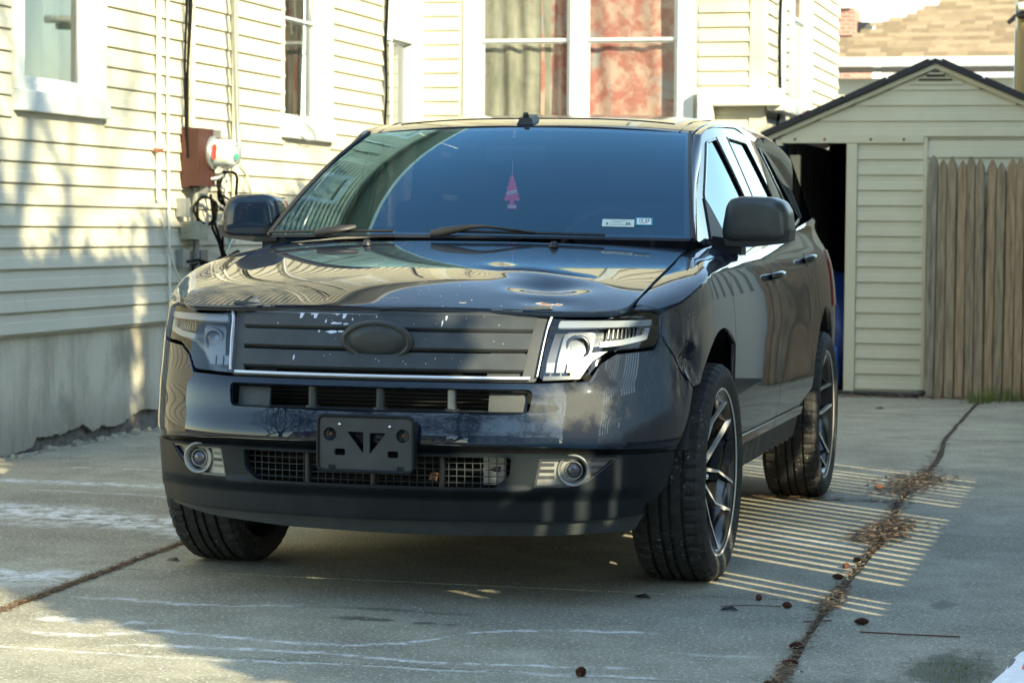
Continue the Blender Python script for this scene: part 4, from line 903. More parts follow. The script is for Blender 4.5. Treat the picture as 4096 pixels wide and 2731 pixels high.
# ================================================================= the house
M_vin = mat('cream vinyl siding', (.54,.51,.395), rough=.55, var=.06, vscale=1.4, bump=.04, bscale=50)
M_vin2 = mat('beige shed siding', (.55,.515,.365), rough=.55, var=.06, vscale=2, bump=.04, bscale=50)
M_white = mat('white window trim', (.56,.59,.57), rough=.4, var=.05, vscale=5)
M_whited = mat('white vinyl', (.66,.66,.60), rough=.45)
M_found = bpy.data.materials.new('foundation stucco'); M_found.use_nodes = True
def _f():
    n, l = nodes(M_found); p = n['Principled BSDF']; p.inputs['Roughness'].default_value = .9; pos = obj_coord(n, True)
    mp = n.new('ShaderNodeMapping'); l.new(pos, mp.inputs[0]); mp.inputs['Scale'].default_value = (1,1,.25)
    a = noise_(n, l, mp.outputs[0], 5, 6, .65); b = noise_(n, l, pos, 1.6, 5, .6); c = noise_(n, l, pos, 60, 4, .7)
    col = mixc(n, l, sstep(n, l, a, .35, .65), (.42,.375,.275), (.60,.55,.43))
    col = mixc(n, l, math_(n, l, 'MULTIPLY', sstep(n, l, b, .5, .72), .6), col, (.14,.13,.10))
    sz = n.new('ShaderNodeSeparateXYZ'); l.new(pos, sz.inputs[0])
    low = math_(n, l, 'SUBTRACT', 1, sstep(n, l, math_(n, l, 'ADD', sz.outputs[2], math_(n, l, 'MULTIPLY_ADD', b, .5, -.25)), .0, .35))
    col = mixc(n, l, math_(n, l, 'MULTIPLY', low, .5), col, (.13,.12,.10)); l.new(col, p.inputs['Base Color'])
    bp = n.new('ShaderNodeBump'); bp.inputs['Strength'].default_value = .35; bp.inputs['Distance'].default_value = .01; l.new(math_(n, l, 'ADD', c, a), bp.inputs['Height']); l.new(bp.outputs[0], p.inputs['Normal'])
_f()
M_pane = glass_mat('window pane', (.90,.90,.90), 1.4)
M_dark = mat('dark room', (.010,.010,.009), rough=.9)
house = empty('house', 'cream vinyl sided house with white windows along the left of the driveway', 'house', (0,0,0))
W1 = lambda a, z, o: (-3.35+o, a, z)           # long left wall, facing +x
W2 = lambda a, z, o: (a, 10.58-o, z)           # back wall, facing the street
W3 = lambda a, z, o: (-.56+o, a, z)            # return wall at the right
CH = .1128
def course_me(F, a0, a1, z, m, par, h=CH, name='siding_board', out=.017):
    # one lap course: bottom lip proud, face leaning back to the course above
    pr = [(0, 0), (0, out), (.005, out+.002), (h*.52, out*.62), (h*.56, out*.45), (h-.002, .002), (h-.002, 0)]
    mb = MB(); n = len(pr); v = [F(a0, z+b, o) for b, o in pr]+[F(a1, z+b, o) for b, o in pr]
    A = Vector(F(1,0,0))-Vector(F(0,0,0)); B = Vector(F(0,1,0))-Vector(F(0,0,0)); O = Vector(F(0,0,1))-Vector(F(0,0,0)); fl_ = A.cross(B).dot(O) > 0
    f = [(i, i+1, n+i+1, n+i) for i in range(n-1)]+[tuple(range(n))[::-1], tuple(range(n, 2*n))]
    if fl_: f = [q[::-1] for q in f]
    return mb.add(v, f).build(name, m, par)
def siding(F, a0, a1, z0, n, par, m, holes=(), h=CH, name='siding_board', top=None, out=.017):
    for k in range(n):
        z = z0+k*h; segs = [(a0, a1)]
        for (b0, b1, y0, y1) in holes:
            if z+h*.5 > y0 and z+h*.5 < y1:
                ns = []
                for s, e in segs:
                    if b0 > s: ns.append((s, min(e, b0)))
                    if b1 < e: ns.append((max(s, b1), e))
                segs = [(s, e) for s, e in ns if e-s > .01]
        if m is M_vin and not top:
            ns = []
            for s, e in segs:
                if e-s > 1.6:
                    q = s+(e-s)*rnd.uniform(.25,.75); ns += [(s, q-.0015), (q+.0015, e)]
                else: ns.append((s, e))
            segs = ns
        for s, e in segs:
            if top:
                s, e = top(z+h*.5, s, e)
                if e-s < .03: continue
            course_me(F, s, e, z, m, par, h, name, out)
def fbox(F, a0, a1, z0, z1, o0, o1, name, m, par, bev=0):
    P = [F(a, z, o) for a in (a0, a1) for z in (z0, z1) for o in (o0, o1)]
    lo = tuple(min(p[i] for p in P) for i in range(3)); hi = tuple(max(p[i] for p in P) for i in range(3))
    if bev: return link(name, bevel_box(lo, hi, bev), m, par)
    return MB().box(lo, hi).build(name, m, par)
Z0 = .635
wins1 = [(3.30,4.47,1.80,3.4), (7.42,8.40,1.80,3.5), (3.3,4.5,4.7,6.4), (7.0,8.4,4.7,6.4)]
def wallcore(F, a0, a1, z0, z1, holes, par, m):
    A = sorted(set([a0, a1]+[h[0] for h in holes]+[h[1] for h in holes])); Zs = sorted(set([z0, z1]+[h[2] for h in holes]+[h[3] for h in holes])); mb = MB()
    for i in range(len(A)-1):
        for j in range(len(Zs)-1):
            ca, cz = (A[i]+A[i+1])/2, (Zs[j]+Zs[j+1])/2
            if any(h[0] < ca < h[1] and h[2] < cz < h[3] for h in holes): continue
            P = [F(a, z, o) for a in (A[i], A[i+1]) for z in (Zs[j], Zs[j+1]) for o in (-.15, -.001)]
            mb.box(tuple(min(p[k] for p in P) for k in range(3)), tuple(max(p[k] for p in P) for k in range(3)))
    return mb.build('wall', m, par)
wallcore(W1, -1.0, 9.62, .62, 6.9, [(3.36,4.40,1.86,3.3),(7.46,8.30,1.88,3.4)], house, M_vin)
siding(W1, -1.0, 9.62, Z0, 22, house, M_vin, holes=wins1)
siding(W1, 1.0, 9.62, Z0+22*CH, 34, house, M_vin, holes=wins1)
wallcore(W1, 9.66, 10.58, .62, 6.9, [(9.70,10.38,1.0,2.70)], house, M_vin)
siding(W1, 9.66, 10.20, Z0+19*CH, 37, house, M_vin)
wallcore(W2, -3.35, -.56, .2, 6.9, [(-2.86,-1.20,1.2,3.9)], house, M_vin)
siding(W2, -3.33, -.665, .30, 59, house, M_vin, holes=[(-3.0,-1.065,1.0,3.9),(-2.75,-1.35,4.9,6.6)])
wallcore(W3, 10.60, 15.2, .2, 6.9, [(12.0,13.1,2.2,4.2)], house, M_vin)
siding(W3, 10.62, 15.15, .30, 59, house, M_vin, holes=[(10.6,10.7,0,9),(11.9,13.2,2.1,4.3),(11.25,11.6,0,9)])
# foundation with its broken lower edge
mb = MB(); prof = [(-1.0,-.02),(2.0,-.02),(2.6,.03),(2.95,.05),(3.0,.10),(3.18,.13),(3.22,.02),(3.38,.0),(3.55,.03),(3.62,.05),(3.66,.12),(3.95,.10),(4.25,.16),(4.32,.12),(4.38,.075),(4.5,.12),(4.7,.09),(4.85,.13),(4.95,.17),(5.08,.20),(5.22,.185),(5.3,.17),(5.4,.2),(5.46,.26),(5.62,.30),(5.75,.18),(6.2,.1),(10.5,.0)]
p2_ = [prof[0]]
for (a, za), (b, zb) in zip(prof, prof[1:]):
    k_ = max(1, int((b-a)/.035))
    p2_ += [(a+(b-a)*i/k_, za+(zb-za)*i/k_+(rnd.uniform(-.012,.012) if i < k_ else 0)) for i in range(1, k_+1)]
prof = [(a, z*.62 if a > 2.8 else z) for a, z in p2_]
for (a, za), (b, zb) in zip(prof, prof[1:]): mb.prism([(-3.372,a,za),(-3.372,b,zb),(-3.372,b,.634),(-3.372,a,.634)], (-.02,0,0))
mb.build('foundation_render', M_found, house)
MB().box((-3.62,-1.0,-.05),(-3.402,10.55,.62)).build('foundation', mat('old foundation stone', (.10,.095,.08), rough=.95, col2=(.22,.20,.17), vscale=16, bump=.8, bscale=30), house)
rub = [((-3.33,3.75),.05,'pale'),((-3.32,4.05),.06,'brown'),((-3.33,4.45),.03,'small')]
rb_ = MB()
for i in range(80):
    y = rnd.uniform(2.9, 6.0); s = rnd.uniform(.008, .045)*rnd.uniform(.3,1); x = -3.34+rnd.uniform(-.01,.06)
    q = [(x+s*math.cos(k*1.257)*rnd.uniform(.7,1.3), y+s*math.sin(k*1.257)*rnd.uniform(.7,1.3), .0) for k in range(5)]
    rb_.add(q+[(x+(a-x)*.7, y+(b-y)*.7, s*rnd.uniform(.5,.9)) for a, b, _ in q], [(0,1,6,5),(1,2,7,6),(2,3,8,7),(3,4,9,8),(4,0,5,9),(5,6,7,8,9)])
o = rb_.build('rubble', M_found); tag(o, 'crumbs of broken render along the foot of the house foundation', 'rubble', kind='stuff')
for (y, l_, rz, lb) in ((5.42,.26,.2,'long flake of broken render lying by the foundation near the car'),(5.25,.14,-.3,'short flake of broken render in front of the longer one'),(5.12,.09,.1,'smallest flake of broken render by the foundation')):
    o = MB().prism([(-l_/2,-.02,0),(l_/2,-.03,0),(l_/2*.9,.03,0),(-l_/2*.8,.035,0)], (0,0,.018)).build('render_flake', M_whited, None, (-3.22, y, .004), (.05,.03,1.2+rz)); tag(o, lb, 'render flake', 'flakes of render by the foundation')

def window(F, a0, a1, z0, z1, par, rails=(), trim=.11, curtain=None, glassm=None, sash=.024, sill=True, jamb=None, depth=.05, side_trim=(1,1), open_to=None):
    # trim boards proud of the siding, sashes set back, pane and curtain behind
    t = trim; fr = fbox(F, a0-t*side_trim[0], a0, z0-.02, z1+t, -.01, .016, 'window', M_white, par, .004)
    fbox(F, a1, a1+t*side_trim[1], z0-.02, z1+t, -.01, .036, 'trim_board', M_white, fr, .004)
    fbox(F, a0, a1, z1, z1+t, -.01, .030, 'trim_board', M_white, fr, .004)
    if sill: fbox(F, a0-t*side_trim[0]-.015, a1+t*side_trim[1]+.01, z0-.13, z0-.022, -.01, .055, 'window_sill', M_white, fr, .006)
    for (b0, b1) in ((a0, a0+sash*.5), (a1-sash*.5, a1)): fbox(F, b0, b1, z0, z1, -depth, -.01, 'window_jamb', M_whited, fr)
    fbox(F, a0, a1, z0-.02, z0+.02, -depth, .0, 'window_jamb', M_whited, fr)
    zs = [z0+.02]+list(rails)+[z1]
    for i, (za, zb) in enumerate(zip(zs, zs[1:])):
        o = -.026 if i == 0 else -.008
        a_, b_ = a0+sash*.5, a1-sash*.5
        for (p, q, r_, s_) in ((a_, a_+sash, za, zb), (b_-sash, b_, za, zb), (a_+sash, b_-sash, za, za+sash), (a_+sash, b_-sash, zb-sash*.6, zb)):
            fbox(F, p, q, r_, s_, o-.016, o, 'sash_bar', M_white, fr)
        fbox(F, a_+sash, b_-sash, za+sash, zb-sash*.6, o-.010, o-.007, 'pane', glassm or M_pane, fr)
    if curtain is not None:
        def cur(b0, b1, cm, amp=.02, per=.07, gap=0):
            n = max(8, int((b1-b0)/.012)); mb = MB(); v = []
            for i in range(n+1):
                a = b0+(b1-b0)*i/n
                for j in range(7):
                    z = z0+(z1-z0)*j/6; o = -.11+amp*math.sin(a/per*6.28+1.3*math.sin(z*2.1))+.012*math.sin(a*31+z*3); v.append(F(a, z, o))
            f = [(i*7+j, (i+1)*7+j, (i+1)*7+j+1, i*7+j+1) for i in range(n) for j in range(6)]; mb.add(v, f, True); mb.build('curtain', cm, fr)
        for c_ in curtain: cur(*c_)
    fbox(F, a0-.05, a1+.05, z0-.05, z1+.05, -.62, -.60, 'dark_room', M_dark, fr)
    return fr
def cloth(name, c1, c2, sc_, blotch=None):
    m = mat(name, c1, rough=.9, col2=c2, vscale=sc_, aniso=(1,1,.35), detail=6)
    return m
M_cgreen = cloth('grey green net curtain', (.15,.16,.12), (.36,.36,.29), 9)
M_crose = bpy.data.materials.new('rose patterned curtain'); M_crose.use_nodes = True
def _c():
    n, l = nodes(M_crose); p = n['Principled BSDF']; p.inputs['Roughness'].default_value = .9; pos = obj_coord(n, True)
    a = noise_(n, l, pos, 6.5, 6, .65, .3); b = noise_(n, l, pos, 3.5, 4, .6, .2)
    col = mixc(n, l, sstep(n, l, a, .42, .60), (.40,.15,.12), (.50,.36,.29)); col = mixc(n, l, sstep(n, l, b, .56, .70), col, (.33,.34,.33)); l.new(col, p.inputs['Base Color'])
_c()
M_cteal = cloth('blue green curtain', (.13,.24,.22), (.36,.44,.38), 4)
M_screen = mat('insect screen', (.06,.058,.025), rough=.95, col2=(.12,.115,.055), vscale=9)
window(W1, 3.44, 4.26, 1.93, 3.2, house, trim=.18, curtain=[(3.40,4.28,mat('dusty grey green curtain', (.035,.06,.052), rough=.9, col2=(.085,.12,.10), vscale=5, aniso=(1,1,.3)),.015,.22)], side_trim=(.5,1), sash=.04)
w2 = window(W1, 7.40, 8.10, 1.94, 3.3, house, rails=(2.62,), trim=.20, side_trim=(.2,1.4), sash=.018, curtain=[(7.75,8.10,mat('black green curtain', (.012,.016,.010), rough=.9),.02,.05)])
window(W1, 9.70, 10.36, 1.0, 2.66, house, trim=.30, side_trim=(.10,.7), sill=False, curtain=[(9.70,10.18,M_screen,.004,.3)])
fbox(W1, 9.62, 9.66, .62, 6.6, -.08, -.03, 'dark_gap', M_black, house)
fbox(W2, -3.35, -3.30, .3, 6.93, -.01, .03, 'corner_board', M_white, house)
big = window(W2, -2.84, -2.09, 1.25, 3.7, house, rails=(2.685,), trim=.13, side_trim=(1,.6), curtain=[(-2.83,-2.28,M_cgreen,.012,.14),(-2.36,-2.08,M_crose,.012,.16)])
window(W2, -1.98, -1.23, 1.25, 3.7, house, rails=(2.685,), trim=.13, side_trim=(.4,1), curtain=[(-2.0,-1.22,M_crose,.010,.31)])
fbox(W2, -.665, -.545, .3, 6.93, -.02, .022, 'corner_board', M_vin, house, .004)
fbox(W3, 10.562, 10.63, .3, 6.93, -.02, .024, 'corner_board', M_vin, house, .004)
fbox(W3, 11.27, 11.58, .3, 6.93, -.02, .03, 'corner_board', M_white, house, .004)
window(W3, 12.15, 13.0, 2.28, 4.0, house, rails=(2.98,), trim=.12, curtain=[(12.6,13.0,M_cteal,.02,.12)])
MB().box((-3.9,-1.0,6.95),(-3.0,10.6,7.05)).build('roof_eave', M_white, house); MB().box((-3.9,10.3,6.95),(-.2,15.4,7.05)).build('roof_eave', M_white, house)
# white drain pipe along the back wall
dp = MB(); dp.box((-.99,10.44,2.02),(-.90,10.54,2.14)); o = link('drain_pipe', bevel_box((-1.05,10.42,2.165),(-.40,10.55,2.30), .02), M_whited, house)
tag(o); link('drain_pipe', bevel_box((-1.05,10.425,.3),(-.93,10.545,2.20), .02), M_whited, house); link('drain_pipe', bevel_box((-.52,10.50,2.13),(-.40,11.6,2.25), .02), M_whited, house)

window(W2, -2.6, -1.5, 5.05, 6.45, house, rails=(5.7,), trim=.13, curtain=[(-2.6,-1.5,M_cgreen,.02,.12)])
for a in (3.45, 7.15): window(W1, a, a+.9, 4.85, 6.25, house, rails=(5.5,), trim=.13, curtain=[(a,a+.9,M_cteal,.02,.12)])
# ---- pipes, cables and the meter on the left wall
X0 = -3.35
def wpipe(pts, r, m, name, label, cat, group=None, n=8):
    o = MB().tube([(X0+o_, a, z) for a, z, o_ in pts], r, n).build(name, m); return tag(o, label, cat, group)
M_pvc = mat('white painted conduit', (.70,.68,.58), rough=.5); M_galv = mat('galvanised conduit', (.27,.28,.27), rough=.35, metal=.5); M_cable = mat('black cable', (.006,.006,.005), rough=.8, spec=.1)
wpipe([(5.17,6.4,.035),(5.18,1.355,.035)], .0155, M_pvc, 'wall_pipe', 'white pipe ending half way down the siding, left of the meter', 'pipe')
wpipe([(5.31,6.4,.030),(5.33,2.0,.030),(5.375,.64,.030)], .009, M_pvc, 'wall_pipe', 'thin white conduit running down to the foundation', 'conduit')
wpipe([(5.695,6.4,.035),(5.70,1.80,.035)], .021, mat('weathered conduit', (.50,.47,.36), rough=.6, var=.3, vscale=30), 'wall_pipe', 'weathered beige pipe entering the top of the brown meter board', 'pipe')
wpipe([(6.33,6.4,.04),(6.42,1.9,.04),(6.42,1.10,.04)], .022, M_pvc, 'wall_pipe', 'white pipe behind the curved metal conduit', 'pipe')
wpipe([(6.26,6.4,.075),(6.28,2.4,.09),(6.30,1.86,.10),(6.30,1.74,.11),(6.28,1.66,.12),(6.22,1.61,.125),(6.12,1.585,.125),(6.02,1.58,.12)], .0185, M_galv, 'metal_conduit', 'grey metal conduit curving into the electricity meter', 'conduit')
tag(MB().box((X0,5.145,1.642),(X0+.055,5.205,1.662)).build('pipe_clamp', M_rust), 'rusty clamp round the short white pipe', 'clamp')
tag(MB().box((X0,6.39,1.615),(X0+.065,6.45,1.63)).build('pipe_clamp', M_rust), 'rusty clamp behind the conduit bend', 'clamp')
for i, (a, o_, b) in enumerate(((5.575,.05,.01), (5.60,.06,-.015), (5.62,.045,.02))):
    pts = [(a+.03*math.sin(z*1.7+i)+.012*math.sin(z*6+i*2)+(.03*(z-1.9) if z > 1.9 else 0), z, o_+.01*math.sin(z*5+i)) for z in [6.3-.18*k for k in range(27)]]
    wpipe(pts, .0075, M_cable, 'cable', ('left black cable of the three beside the meter board', 'middle black cable of the three beside the meter board', 'right black cable of the three beside the meter board')[i], 'cable', 'black cables hanging beside the meter', 6)
mbx = empty('electricity_meter', 'round glass electricity meter on a brown wooden board with a red seal tag', 'electricity meter', (X0+.018,5.75,1.62))
M_wood = mat('red brown painted wood', (.042,.010,.004), rough=.6, var=.35, vscale=10, aniso=(1,1,.15))
MB().box((0,-.175,-.18),(.045,.185,.185)).build('board', M_wood, mbx); MB().box((.045,-.175,-.17),(.11,.10,.18)).build('meter_box', M_wood, mbx)
Mx = Matrix.Translation((.10,.05,.035))@Matrix.Rotation(R(90), 4, 'Y')@Matrix.Rotation(R(90),4,'Z')
M_mtr = mat('meter white', (.60,.66,.60), rough=.25, coat=.4)
MB().lathe([(0,0),(.100,0),(.104,.010),(.104,.024),(.098,.030),(.085,.030)], 36, Mx).build('meter_ring', M_galv, mbx)
MB().lathe([(.085,.030),(.084,.12),(.078,.15),(.066,.162),(0,.166)], 36, Mx).build('meter_cover', M_mtr, mbx)
mt = MB().lathe([(.054,.1665),(.054,.169),(.046,.169),(.046,.167)], 30, Mx).build('meter_dial', mat('meter grey', (.20,.26,.23), rough=.4), mbx)
MB().box((.268,.025,-.005),(.272,.075,.030)).build('teal_label', mat('teal label', (.02,.32,.22), rough=.5), mbx)
MB().box((.15,-.045,.045),(.175,-.036,.085)).build('meter_label', mat('red label', (.60,.05,.04), rough=.6), mbx); MB().box((.15,-.047,-.005),(.172,-.037,.045)).build('meter_label', bpy.data.materials['red label'], mbx)
MB().prism([(.12,.12,.12),(.12,.155,.15),(.12,.14,.16),(.12,.105,.135)], (.01,0,0)).build('seal_tag', bpy.data.materials['red label'], mbx); MB().box((.11,.07,.13),(.15,.10,.175)).build('seal_clip', M_galv, mbx)
MB().box((.05,-.02,-.215),(.10,.02,-.165)).build('ground_clamp', M_galv, mbx); MB().tube([(.06,.03,-.13),(.14,.06,-.12),(.16,.10,-.10)], .014, 8).build('meter_fitting', M_galv, mbx)
def boxthing(a0, a1, z0, z1, d, m, nm, lb, cat, bev=.004): return tag(fbox(W1, a0, a1, z0, z1, .015, .015+d, nm, m, None, bev), lb, cat)
M_gbox = mat('olive grey box', (.24,.24,.18), rough=.5, var=.2, vscale=20); M_gg = mat('dull grey metal', (.16,.16,.14), rough=.5, metal=.3)
boxthing(5.50,5.58,1.26,1.375,.06, M_galv, 'ground_block', 'galvanised ground clamp block below the meter board', 'clamp')
boxthing(5.56,5.80,1.125,1.235,.09, M_gbox, 'junction_box', 'small olive junction box under the cable coils', 'junction box')
boxthing(5.50,5.60,.955,1.065,.05, M_galv, 'cable_terminal', 'grey cable terminal below the junction box', 'terminal')
boxthing(5.78,5.90,.74,1.06,.05, M_gg, 'cable_duct', 'dark grey cable duct above the foundation', 'duct')
boxthing(5.98,6.18,.74,.86,.03, M_galv, 'wall_plate', 'grey metal plate low on the siding', 'plate')
boxthing(6.22,6.46,1.185,1.215,.04, M_galv, 'ground_bar', 'grey grounding bar right of the coiled cables', 'bar')
wpipe([(5.73,1.445,.05),(5.73,1.25,.05),(5.75,.80,.05)], .022, M_galv, 'metal_conduit', 'straight metal pipe below the brown meter board', 'conduit')
def loop(cy, cz, ry, rz, turns, ph, o_): return [(cy+ry*math.cos(ph+t*.35)*(1+.05*math.sin(t)), cz+rz*math.sin(ph+t*.35)*(1+.06*math.cos(t*1.3)), o_+.012*math.sin(t*.9)) for t in range(int(turns*18)+1)]
wpipe(loop(5.80,1.30,.17,.085,2.2,0,.09), .008, M_cable, 'cable', 'coiled black cable left below the meter', 'cable', None, 6)
wpipe(loop(6.05,1.44,.17,.11,1.6,2,.14), .010, M_cable, 'cable', 'thick black cable loop right below the meter', 'cable', None, 6)
wpipe(loop(5.72,.86,.09,.08,1.8,1,.08), .007, M_pvc, 'cable', 'white coiled cable low beside the duct', 'cable', None, 6)
wpipe(loop(5.74,.89,.11,.09,1.2,4,.07), .007, M_cable, 'cable', 'black coiled cable low beside the duct', 'cable', None, 6)
for pts, r_, m_, lb in (([(5.85,1.40,.1),(5.95,1.25,.08),(6.15,1.05,.07),(6.45,.78,.07),(6.6,.66,.06)], .009, M_cable, 'black cable slanting down to the right behind the car'),
    ([(5.95,1.35,.1),(5.9,1.2,.09),(6.05,1.10,.08),(6.1,1.02,.08),(5.95,.97,.08),(5.7,1.0,.08),(5.55,.99,.07)], .009, M_cable, 'black cable looping back to the left terminal'),
    ([(6.12,1.36,.12),(6.05,1.2,.1),(6.12,1.0,.08),(6.12,.8,.07),(6.2,.66,.06)], .009, M_cable, 'black cable dropping straight from the thick loop'),
    ([(6.62,.86,.06),(6.56,.97,.07),(6.4,1.05,.07),(6.25,1.02,.07),(6.15,.90,.07),(6.12,.72,.07)], .009, M_cable, 'black cable arching right of the duct'),
    ([(6.0,1.32,.1),(6.3,1.27,.08),(6.6,1.24,.07),(6.75,1.22,.07)], .007, M_cable, 'black cable running sideways above the grounding bar'),
    ([(6.05,1.40,.1),(6.35,1.34,.08),(6.5,1.25,.07),(6.62,1.20,.06)], .007, M_cable, 'second black cable running sideways to the white pipe'),
    ([(6.15,1.62,.1),(6.25,1.66,.08),(6.2,1.55,.07),(6.2,1.22,.06)], .007, M_pvc, 'white wire dropping from the meter to the grounding bar'),
    ([(6.3,1.33,.06),(6.24,1.2,.06),(6.28,1.10,.06),(6.2,1.04,.06),(6.08,1.10,.06),(6.02,1.18,.06)], .004, mat('green wire', (.02,.30,.17), rough=.5), 'thin green ground wire under the grounding bar'),
    ([(6.5,1.63,.03),(6.65,1.55,.03),(6.8,1.38,.03),(6.9,1.26,.03)], .008, M_pvc, 'grey wire drooping right of the white pipe'),
    ([(6.5,1.22,.05),(6.2,1.02,.05),(5.95,.88,.05),(5.85,.80,.05),(5.65,.78,.05),(5.5,.86,.05),(5.38,1.0,.04),(5.25,1.24,.03),(5.22,1.26,.03)], .007, M_pvc, 'long pale wire swagged below everything on the wall'),
    ([(7.40,1.93,.06),(7.5,1.97,.07),(7.65,1.93,.07),(7.85,1.87,.07),(7.9,1.81,.07),(7.75,1.80,.06),(7.62,1.83,.06)], .004, M_galv, 'thin wire dangling from the sill of the open window'),
    ([(7.84,2.9,.04),(7.86,2.72,.04),(7.93,2.55,.05)], .006, M_pvc, 'pale cord hanging in the open window')):
    wpipe(pts, r_, m_, 'wire', lb, 'wire', None, 6)
tag(MB().tube([(X0+.03+.008*math.sin(z*9), 9.64+.012*math.sin(z*5), z) for z in [6.0-.2*k for k in range(24)]], .012, 6).build('cable', M_cable), 'black cable along the seam at the corner of the siding', 'cable')
tag(MB().tube([(-3.02-.03*t*t*.4, 10.53, 6.2-.35*t) for t in range(14)], .006, 5).build('cable', M_cable), 'thin black wire hanging down the back wall', 'cable')
tag(MB().tube([(-.52+.01*math.sin(z*4), 11.2, z) for z in [6.2-.25*k for k in range(17)]]+[(-.50,10.8,1.9),(-.40,9.9,1.75)], .014, 6).build('cable', M_cable), 'black cable running down the return wall beside the shed', 'cable')

# ================================================================= shed
shed = empty('shed', 'small beige gabled shed with dark roof edge and open doorway', 'shed', (0,0,0))
SF = lambda a, z, o: (a, 9.85-o, z)
apex = .822
def gable(z, s, e, m=.0):
    k = max(0, (2.44-z)/.435); return max(s, apex-k+m), min(e, apex+k-m)
wallcore(SF, .18, 2.06, .02, 1.88, [], shed, M_vin2)
mb = MB(); mb.prism([(-.36,9.86,1.885),(2.0,9.86,1.885),(apex,9.86,2.44)], (0,.05,0)); mb.build('gable_wall', M_vin2, shed)
siding(SF, .265, .755, .045, 16, shed, M_vin2, h=.1128, out=.012)
siding(SF, .76, 2.02, .06, 16, shed, M_vin2, h=.1128, out=.012)
siding(SF, -.42, 2.06, 1.905, 5, shed, M_vin2, h=.1128, top=gable, out=.010)
fbox(SF, .185, .262, .02, 1.855, -.01, .022, 'door_frame', M_vin2, shed, .003); fbox(SF, -.345, -.29, .02, 1.885, -.02, .02, 'door_frame', M_vin2, shed, .003)
fbox(SF, -.30, .745, 1.857, 1.905, .0, .026, 'door_track', M_vin2, shed, .003)
fbox(SF, .745,.775, .05, 1.9, -.01, .018, 'door_frame', M_vin2, shed, .003)
for x in (-.2, .02, .36, .60): MB().lathe([(.011,0),(.009,.004),(0,.005)], 8, Matrix.Translation((x,9.824,1.885))@Matrix.Rotation(R(90),4,'X')).build('screw', M_rust, shed)
for k, (w_, z) in enumerate(((.055,2.375),(.13,2.345),(.24,2.315))): fbox(SF, apex-w_/2, apex+w_/2, z, z+.010, .0, .018, 'gable_vent_slot', M_dark, shed)
fbox(SF, apex-.2, apex+.2, 2.285, 2.297, .0, .02, 'gable_vent_frame', M_vin2, shed)
M_roofd = mat('dark roof edge', (.012,.013,.018), rough=.45)
for s_ in (-1, 1):
    mb = MB(); mb.prism([(apex,9.79,2.475),(apex+s_*1.245,9.79,1.935),(apex+s_*1.235,9.79,1.905),(apex,9.79,2.440)], (0,3.2,0)); mb.build('roof_slope', M_roofd, shed)
    for k in range(4):
        a = .05+k*.31; mb = MB(); mb.prism([(apex+s_*a,9.775,2.478-.4337*a+.016),(apex+s_*(a+.29),9.775,2.478-.4337*(a+.29)+.010),(apex+s_*(a+.29),9.775,2.478-.4337*(a+.29)-.034),(apex+s_*a,9.775,2.478-.4337*a-.034)], (0,.4,0)); mb.build('roof_edge_piece', M_roofd, shed)
    mb = MB(); mb.prism([(apex,9.812,2.437),(apex+s_*1.235,9.812,1.903),(apex+s_*1.235,9.812,1.868),(apex,9.812,2.402)], (0,.03,0)); mb.build('barge_board', M_vin2, shed)
MB().box((-.34,9.9,.0),(-.31,12.9,1.9)).build('side_wall', M_gg, shed); MB().box((1.98,9.9,.0),(2.02,12.9,1.9)).build('side_wall', M_vin2, shed); MB().box((-.34,12.9,.0),(2.02,12.95,2.3)).build('back_wall', M_dark, shed)
for k in range(14): MB().box((-.31,10.1+k*.2,.0),(-.29,10.14+k*.2,1.88)).build('wall_rib', M_gg, shed)
MB().box((-.34,9.83,-.005),(.80,9.88,.03)).build('door_sill', M_black, shed)
o = MB().tube([(-.3,9.74,.02),(.1,9.72,.025),(.55,9.73,.02),(.74,9.70,.02),(.80,9.70,.045)], [.012,.016,.02,.022,.02], 6).build('plastic_strip', M_black); tag(o, 'crumpled black plastic strip on the ground before the shed door', 'plastic strip')
tag(fbox(SF, -.275, -.165, .02, 1.77, -.06, -.02, 'wooden_post', mat('raw timber', (.28,.24,.14), rough=.8, col2=(.40,.35,.22), vscale=8, aniso=(4,4,.5)), None, .003), 'unpainted timber post leaning inside the shed doorway', 'post')
M_tarp = mat('blue tarpaulin', (.01,.03,.14), rough=.4, var=.3, vscale=6); 
bm = bmesh.new(); bmesh.ops.create_icosphere(bm, subdivisions=4, radius=.34)
for v_ in bm.verts:
    q = noise.noise(v_.co*4)*.10+abs(noise.noise(v_.co*9))*.05; v_.co += v_.co.normalized()*q; v_.co.z = v_.co.z*1.35
me = bpy.data.meshes.new('t'); bm.to_mesh(me); bm.free()
for p_ in me.polygons: p_.use_smooth = True
tag(link('tarpaulin', me, M_tarp, None, (-.02,10.35,.45)), 'dark blue crumpled tarpaulin bundle inside the shed doorway', 'tarpaulin')
o = link('bag', bevel_box((-.12,-.1,0),(.13,.1,.34), .05), mat('blue bag', (.03,.13,.45), rough=.5, var=.4, vscale=14), None, (-.0,10.0,.02)); tag(o, 'bright blue bag on the floor of the shed doorway', 'bag')
